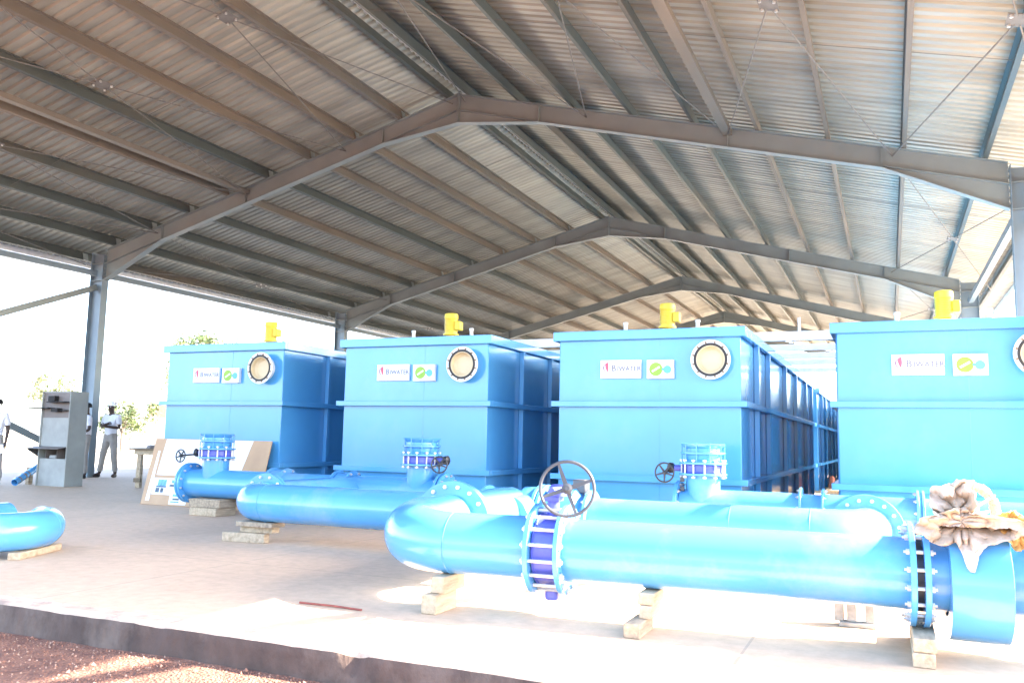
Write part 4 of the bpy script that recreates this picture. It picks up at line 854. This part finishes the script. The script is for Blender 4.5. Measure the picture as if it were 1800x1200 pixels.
base = dict(pelvis=(0, 0, 0.96), waist=(0, 0, 1.12), chest=(0, 0.01, 1.34), neck=(0, 0.0, 1.50), chin=(0, -0.02, 1.56), head=(0, -0.02, 1.645), crown=(0, -0.01, 1.72), face=Vector((0, -1, 0)),
            shl=(0.185, 0.01, 1.42), shr=(-0.185, 0.01, 1.42), ell=(0.23, 0.03, 1.14), elr=(-0.23, 0.03, 1.14), wrl=(0.24, -0.05, 0.90), wrr=(-0.24, -0.05, 0.90), hal=(0.24, -0.08, 0.82), har=(-0.24, -0.08, 0.82),
            hil=(0.09, 0, 0.90), hir=(-0.09, 0, 0.90), knl=(0.11, -0.02, 0.50), knr=(-0.11, -0.02, 0.50), anl=(0.13, 0.02, 0.09), anr=(-0.13, 0.02, 0.09), tol=(0.15, -0.14, 0.03), tor=(-0.15, -0.14, 0.03))
crossed = dict(base, ell=(0.25, -0.02, 1.16), elr=(-0.25, -0.02, 1.16), wrl=(0.02, -0.20, 1.19), wrr=(-0.02, -0.23, 1.23), hal=(-0.07, -0.19, 1.21), har=(0.07, -0.22, 1.25), anl=(0.17, 0.04, 0.09), anr=(-0.20, -0.05, 0.09), tol=(0.2, -0.1, 0.03), tor=(-0.25, -0.2, 0.03), knr=(-0.15, -0.04, 0.5), knl=(0.13, 0, 0.5))
person((-13.80, 4.86, 0), R(8), 'person in white shirt, white cap and grey trousers standing with crossed arms', crossed, True, 1.06)
bent = dict(base, ell=(0.25, 0.02, 1.14), wrl=(0.10, -0.20, 1.02), hal=(0.03, -0.24, 1.01))
person((-13.70, 4.05, 0), R(-30), 'person in white shirt and grey trousers half hidden behind the grey booth', bent, False, 1.03)
p3 = person((-12.72, 1.05, 0), R(30), 'person in white shirt at the left edge holding a white paper', base, False, 1.0)
q = MB(); q.obox((-12.43, 0.98, 0.74), (0.06, 0.02, 0.01), (0, 0.002, 0), (-0.01, 0, 0.09)); o = tag(q.build('paper_sheet', 'paperwhite', loc=(-12.43, 0.98, 0.74)), 'white paper sheet held low by the person at the left edge', 'paper')

# ------------------------------------------------------------------ background
def tree(loc, h, crown_r, crown_h, label, leafmat, seed, nl=2600, leaf=0.16, name='tree', group=None, clumps=22):
    random.seed(seed); t = thing(name, loc, label, 'tree' if name == 'tree' else 'bush', group); x, y, z = loc
    tr = MB(); th = h - crown_h * 0.75
    pts = [Vector((x + 0.1 * noise.noise((k, seed, 0)) * k, y + 0.1 * noise.noise((k, 0, seed)) * k, z - 0.1 + th * k / 5)) for k in range(6)]
    tr.sweep(pts, [0.045 * h * (1 - 0.1 * k) * 0.55 for k in range(6)], 10)
    cc = Vector((x, y, z + h - crown_h / 2)); cl = []
    for k in range(clumps):
        while True:
            v = Vector((random.uniform(-1, 1), random.uniform(-1, 1), random.uniform(-1, 1)))
            if v.length < 1: break
        c_ = cc + Vector((v.x * crown_r, v.y * crown_r, v.z * crown_h / 2)); cl.append((c_, random.uniform(0.18, 0.42) * crown_r))
        if k % 2 == 0: tr.sweep([pts[3 + k % 3], pts[5].lerp(c_, 0.5) + Vector((0, 0, 0.1)), c_], [0.06 * h / 6, 0.035 * h / 6, 0.01], 6)
    tr.build('trunk', 'bark', t); lf = MB()
    for k in range(nl):
        c_, r = random.choice(cl); d = Vector((random.gauss(0, 1), random.gauss(0, 1), random.gauss(0, 1))); d.normalize(); p = c_ + d * r * random.uniform(0.3, 1.15)
        u = Vector((random.uniform(-1, 1), random.uniform(-1, 1), random.uniform(-1, 1))).normalized(); vv = u.cross(d).normalized() if u.cross(d).length > 0.01 else Vector((1, 0, 0)); s_ = leaf * random.uniform(0.5, 1.2)
        lf.cur = 0 if random.random() < 0.7 else 1
        lf.add([p - u * s_, p + vv * s_ * 0.45, p + u * s_, p - vv * s_ * 0.45], [(0, 1, 2, 3)])
    lf.build('crown', [leafmat, 'leaf' if leafmat == 'leaf_dry' else 'leaf_dry'], t, smooth=180); return t
tree((-35.2, 30, -0.2), 7.6, 2.3, 4.6, 'green tree rising behind the left end tank', 'leaf', 11, 3000)
tree((-61, 40, -0.2), 6.6, 2.2, 3.4, 'small pale tree far off above the grey booth', 'leaf_dry', 12, 900, 0.2)
tree((-41.5, 30, -0.2), 3.9, 1.9, 2.6, 'round green bush behind the person with the white cap', 'leaf', 13, 2200, 0.14, name='bush', clumps=16)
q = MB(); q.box(-56, -30, 41, 41.25, -0.25, 2.3); 
cw = thing('compound_wall', (-43, 41, -0.2), 'distant low plastered wall with brick courses on top', 'wall'); q.build('wall_base', 'plaster', cw)
q = MB(); q.box(-51, -46.2, 41.0, 41.22, 2.301, 3.35); q.build('brick_top', 'brick', cw)
for xx in (-48.9, -46.4): q = MB(); q.box(xx, xx + 0.15, 40.9, 41.05, 2.3, 4.4); q.build('post', 'plaster', cw)
